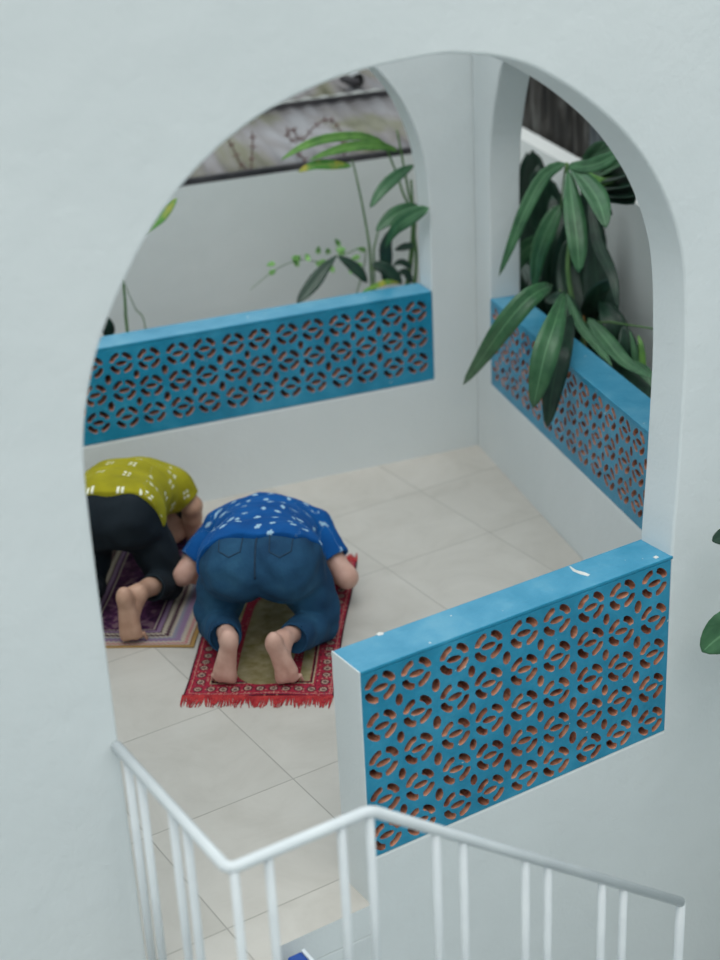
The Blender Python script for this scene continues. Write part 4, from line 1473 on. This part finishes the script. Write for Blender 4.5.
# leaf tips reaching into frame at the right edge of the front wall
b5 = Vector((3.93, 3.38, -1.52))
def at_f(px, py, y): return on_plane(px, py, (0, y, 0), (0, 1.0, 0))
plant('stair_plant', 'broad green leaf tips poking in beside the right end of the front wall', 'plant', b5, [
    dict(p=[at_f(760, 628, 3.45), at_f(738, 628, 3.5), at_f(718, 638, 3.55), at_f(702, 652, 3.58)], w=.16, peak=.4, m='leaf'),
    dict(p=[at_f(770, 525, 3.45), at_f(745, 530, 3.5), at_f(725, 536, 3.55), at_f(712, 541, 3.58)], w=.08, peak=.4, m='leaf_dark'),
    dict(p=[Vector((3.93, 3.37, -0.6)), Vector((3.80, 3.30, -0.5)), Vector((3.68, 3.26, -0.58)), Vector((3.58, 3.25, -0.75))], w=.12, m='leaf'),
    dict(p=[Vector((3.93, 3.37, -0.4)), Vector((4.05, 3.28, -0.25)), Vector((4.18, 3.22, -0.3)), Vector((4.30, 3.20, -0.45))], w=.13, m='leaf_dark'),
    dict(p=[Vector((3.93, 3.37, -0.9)), Vector((4.05, 3.45, -0.7)), Vector((4.20, 3.45, -0.68)), Vector((4.32, 3.42, -0.8))], w=.12, m='leaf'),
    dict(p=[at_f(760, 700, 3.4), at_f(775, 650, 3.4), at_f(790, 600, 3.4), at_f(800, 560, 3.4)], w=.14, m='leaf'),
], [dict(p=[b5, at_f(775, 760, 3.4), at_f(765, 630, 3.44), at_f(772, 525, 3.44)], r=.012)], at_right)

root = empty('plant_pot', (3.93, 3.38, -1.70))
tag(root, 'terracotta pot on a low step holding the plant beside the front wall', 'pot')
mb = MB()
mb.tube([(3.93, 3.38, -1.70 + z) for z in (0, 0.20)], [.085, .110], 20)
mb.build('pot_body', MAT['terracotta'], root, False)
mb = MB()
mb.tube([(3.93, 3.38, -1.70 + z) for z in (0.175, 0.215)], [.118, .118], 20)
mb.build('pot_rim', MAT['terracotta'], root, False)
# ------------------------------------------------------------------ beyond the boundary
def sheet_strip(name, label, cat, a, along, up, nrm, length, width, wave, amp, mat, group=None, seg=None):
    """corrugated sheet: waves run across 'along', ribs go in 'up'"""
    a, along, up, nrm = Vector(a), Vector(along), Vector(up).normalized(), Vector(nrm).normalized()
    n = seg or int(length / wave * 8)
    vs = []; fs = []
    for j in (0, 1):
        for i in range(n + 1):
            s = length * i / n
            vs.append(along * s + up * (width * j) + nrm * amp * math.sin(2 * math.pi * s / wave))
    for i in range(n):
        fs.append((i, i + 1, n + 2 + i, n + 1 + i))
    o = mesh_obj(name, vs, fs, mat, None, True, loc=a)
    m = o.modifiers.new('thick', 'SOLIDIFY'); m.thickness = 0.004
    tag(o, label, cat, group)
    return o


# lower roof sheets sloping up behind the back boundary wall
up1 = Vector(NK) * 0.93 + Vector((0, 0, 0.2))
sheet_strip('roof_sheet', 'pale stained corrugated roof sheet resting behind the white outer wall', 'roof sheet', kp(4.6, DK + 0.05, 1.35), KD, up1, Vector(NK) * -0.2 + Vector((0, 0, .93)), 5.4, 0.74, 0.11, 0.005, MAT['sheet'])
p2 = kp(4.6, DK + 0.05, 1.35) + up1.normalized() * 0.75
sheet_strip('roof_sheet', 'olive-stained upper corrugated roof sheet beyond the dark batten', 'roof sheet', p2 + Vector((0, 0, 0.05)), KD, up1, Vector(NK) * -0.2 + Vector((0, 0, .93)), 5.4, 2.2, 0.11, 0.005, MAT['sheet'])
mb = MB()
mb.box(kp(4.6, DK + 0.0, 1.331), Vector(KD) * 5.2, Vector(NK) * 0.03, (0, 0, 0.034))
o = mb.build('gutter_strip', MAT['gutter'], base=kp(2, DK, 1.35)); tag(o, 'dark metal strip along the top of the back outer wall', 'gutter')
mb = MB()
mb.box(p2 + Vector((0, 0, -0.01)), Vector(KD) * 5.4, Vector(NK) * 0.03, (0, 0, 0.04))
o = mb.build('roof_batten', MAT['gutter'], base=p2 + Vector(KD) * 2.5); tag(o, 'thin dark batten across the pale roof sheets', 'batten')
mb = MB()
mb.box(kp(4.6, DK - 0.005, 1.33), Vector(KD) * 5.5, Vector(NK) * 0.02, (0, 0, 0.012))

# pipe elbow on the roof
q = at_back(362, 80, 2.0)
root = empty('roof_pipe', q)
tag(root, 'small galvanised pipe end on the roof sheets at the arch top', 'pipe')
mb = MB()
mb.tube([q + Vector((-.03, .0, -.0)), q + Vector((-.0, .1, .0)), q + Vector((.10, .25, -.02))], .042, 14, cap=False)
o = mb.build('pipe_tube', MAT['steel'], root, True)
mb = MB()
mb.tube([q + Vector((-.14, .02, .03)), q + Vector((-.07, .0, .0)), q + Vector((-.03, .0, -.01))], [.02, .03, .03], 10)
mb.build('pipe_clamp', MAT['gutter'], root, True)

# rusty barbed wire on the boundary wall
def wire(label, pts, d):
    P = [Vector(p) for p in catmull([tuple(at_back(x, y, d)) for x, y in pts], 5)]
    root_p = P[-1]
    mb = MB(); mb.tube(P, 0.0042, 5)
    L = 0
    for i in range(3, len(P) - 1, 4):
        t = (P[i + 1] - P[i - 1]).normalized()
        for a in (0.6, 2.1):
            v = t.orthogonal().normalized()
            v.rotate(Matrix.Rotation(a + i, 3, t))
            mb.tube([P[i] - v * 0.022, P[i] + v * 0.022], 0.0032, 4)
    o = mb.build('barbed_wire', MAT['rust'], base=root_p)
    tag(o, label, 'barbed wire', None)
    return o


wire('rusty barbed wire strand curling beside the left end of roof sheets', [(228, 139), (234, 150), (240, 163), (248, 171), (252, 176)], DK + .05)
wire('short upright rusty barbed wire end left of the looped coil', [(252, 132), (253, 142), (252, 155), (251, 175)], DK + .05)
wire('rusty looped barbed wire coil over the middle of the dark strip', [(297, 143), (289, 138), (287, 131), (294, 130), (299, 140), (306, 136), (315, 126), (325, 120), (333, 121), (339, 129), (343, 140), (344, 152), (345, 166)], DK + .05)
wire('low rusty barbed wire piece beside the yellowing leaf', [(296, 153), (302, 157), (308, 165), (306, 171)], DK + .05)
wire('small rusty barbed wire tuft at far left on the dark strip', [(184, 172), (188, 178), (190, 186)], DK + .05)

# dark shed sheets above the right boundary wall
z0 = 1.335
sheet_strip('shed_sheet', 'dark rusted corrugated sheet of shed above right outer wall, left of the grey one', 'metal sheet', rp(-0.48, DR + 0.15, z0 - 0.02), RD, (0, 0, 1), NR, 1.5, 1.7, 0.13, 0.011, MAT['cladding'])
sheet_strip('shed_sheet', 'grey weathered corrugated sheet of shed above right outer wall, nearest the front arch', 'metal sheet', rp(2.0, DR + 0.145, z0 - 0.02), RD, (0, 0, 1), NR, 2.50, 1.7, 0.11, 0.010, MAT['cladding_grey'])

# ------------------------------------------------------------------ light, camera, view
w = bpy.data.worlds.new('sky'); SC.world = w
w.use_nodes = True
nt = w.node_tree
bg = nt.nodes['Background']
tc = nt.nodes.new('ShaderNodeTexCoord')
sp = nt.nodes.new('ShaderNodeSeparateXYZ'); nt.links.new(tc.outputs['Generated'], sp.inputs[0])
r = nt.nodes.new('ShaderNodeValToRGB')
r.color_ramp.elements[0].position = 0.0; r.color_ramp.elements[0].color = (0.40, 0.44, 0.43, 1)
r.color_ramp.elements[1].position = 0.6; r.color_ramp.elements[1].color = (0.88, 0.97, 1.0, 1)
nt.links.new(sp.outputs[2], r.inputs[0])
nt.links.new(r.outputs[0], bg.inputs[0])
bg.inputs['Strength'].default_value = 0.92

sun = bpy.data.lights.new('overcast_sun', 'SUN')
sun.energy = 1.05; sun.angle = math.radians(50); sun.color = (1.0, 0.97, 0.93)
so = bpy.data.objects.new('overcast_sun', sun); COL.objects.link(so)
dirv = Vector((0.25, 0.42, -1.0))
so.rotation_euler = dirv.to_track_quat('-Z', 'Y').to_euler()
so.location = (0, 0, 8)

cam = bpy.data.cameras.new('camera')
co = bpy.data.objects.new('camera', cam); COL.objects.link(co)
R3 = Matrix(((M2[0][0], -M2[1][0], -M2[2][0]), (M2[0][1], -M2[1][1], -M2[2][1]), (M2[0][2], -M2[1][2], -M2[2][2])))
co.matrix_world = Matrix.Translation((0, 0, H)) @ R3.to_4x4()
cam.sensor_fit = 'VERTICAL'; cam.sensor_height = 36.0; cam.sensor_width = 27.0
cam.lens = F / 960 * 36.0
cam.clip_start = 0.1; cam.clip_end = 100
cam.dof.use_dof = True
cam.dof.focus_distance = 5.9
cam.dof.aperture_fstop = 1.3
SC.camera = co
SC.view_settings.view_transform = 'Standard'
SC.view_settings.look = 'None'
SC.view_settings.exposure = 0.33
SC.view_settings.gamma = 1.0
SC.view_settings.use_curve_mapping = False
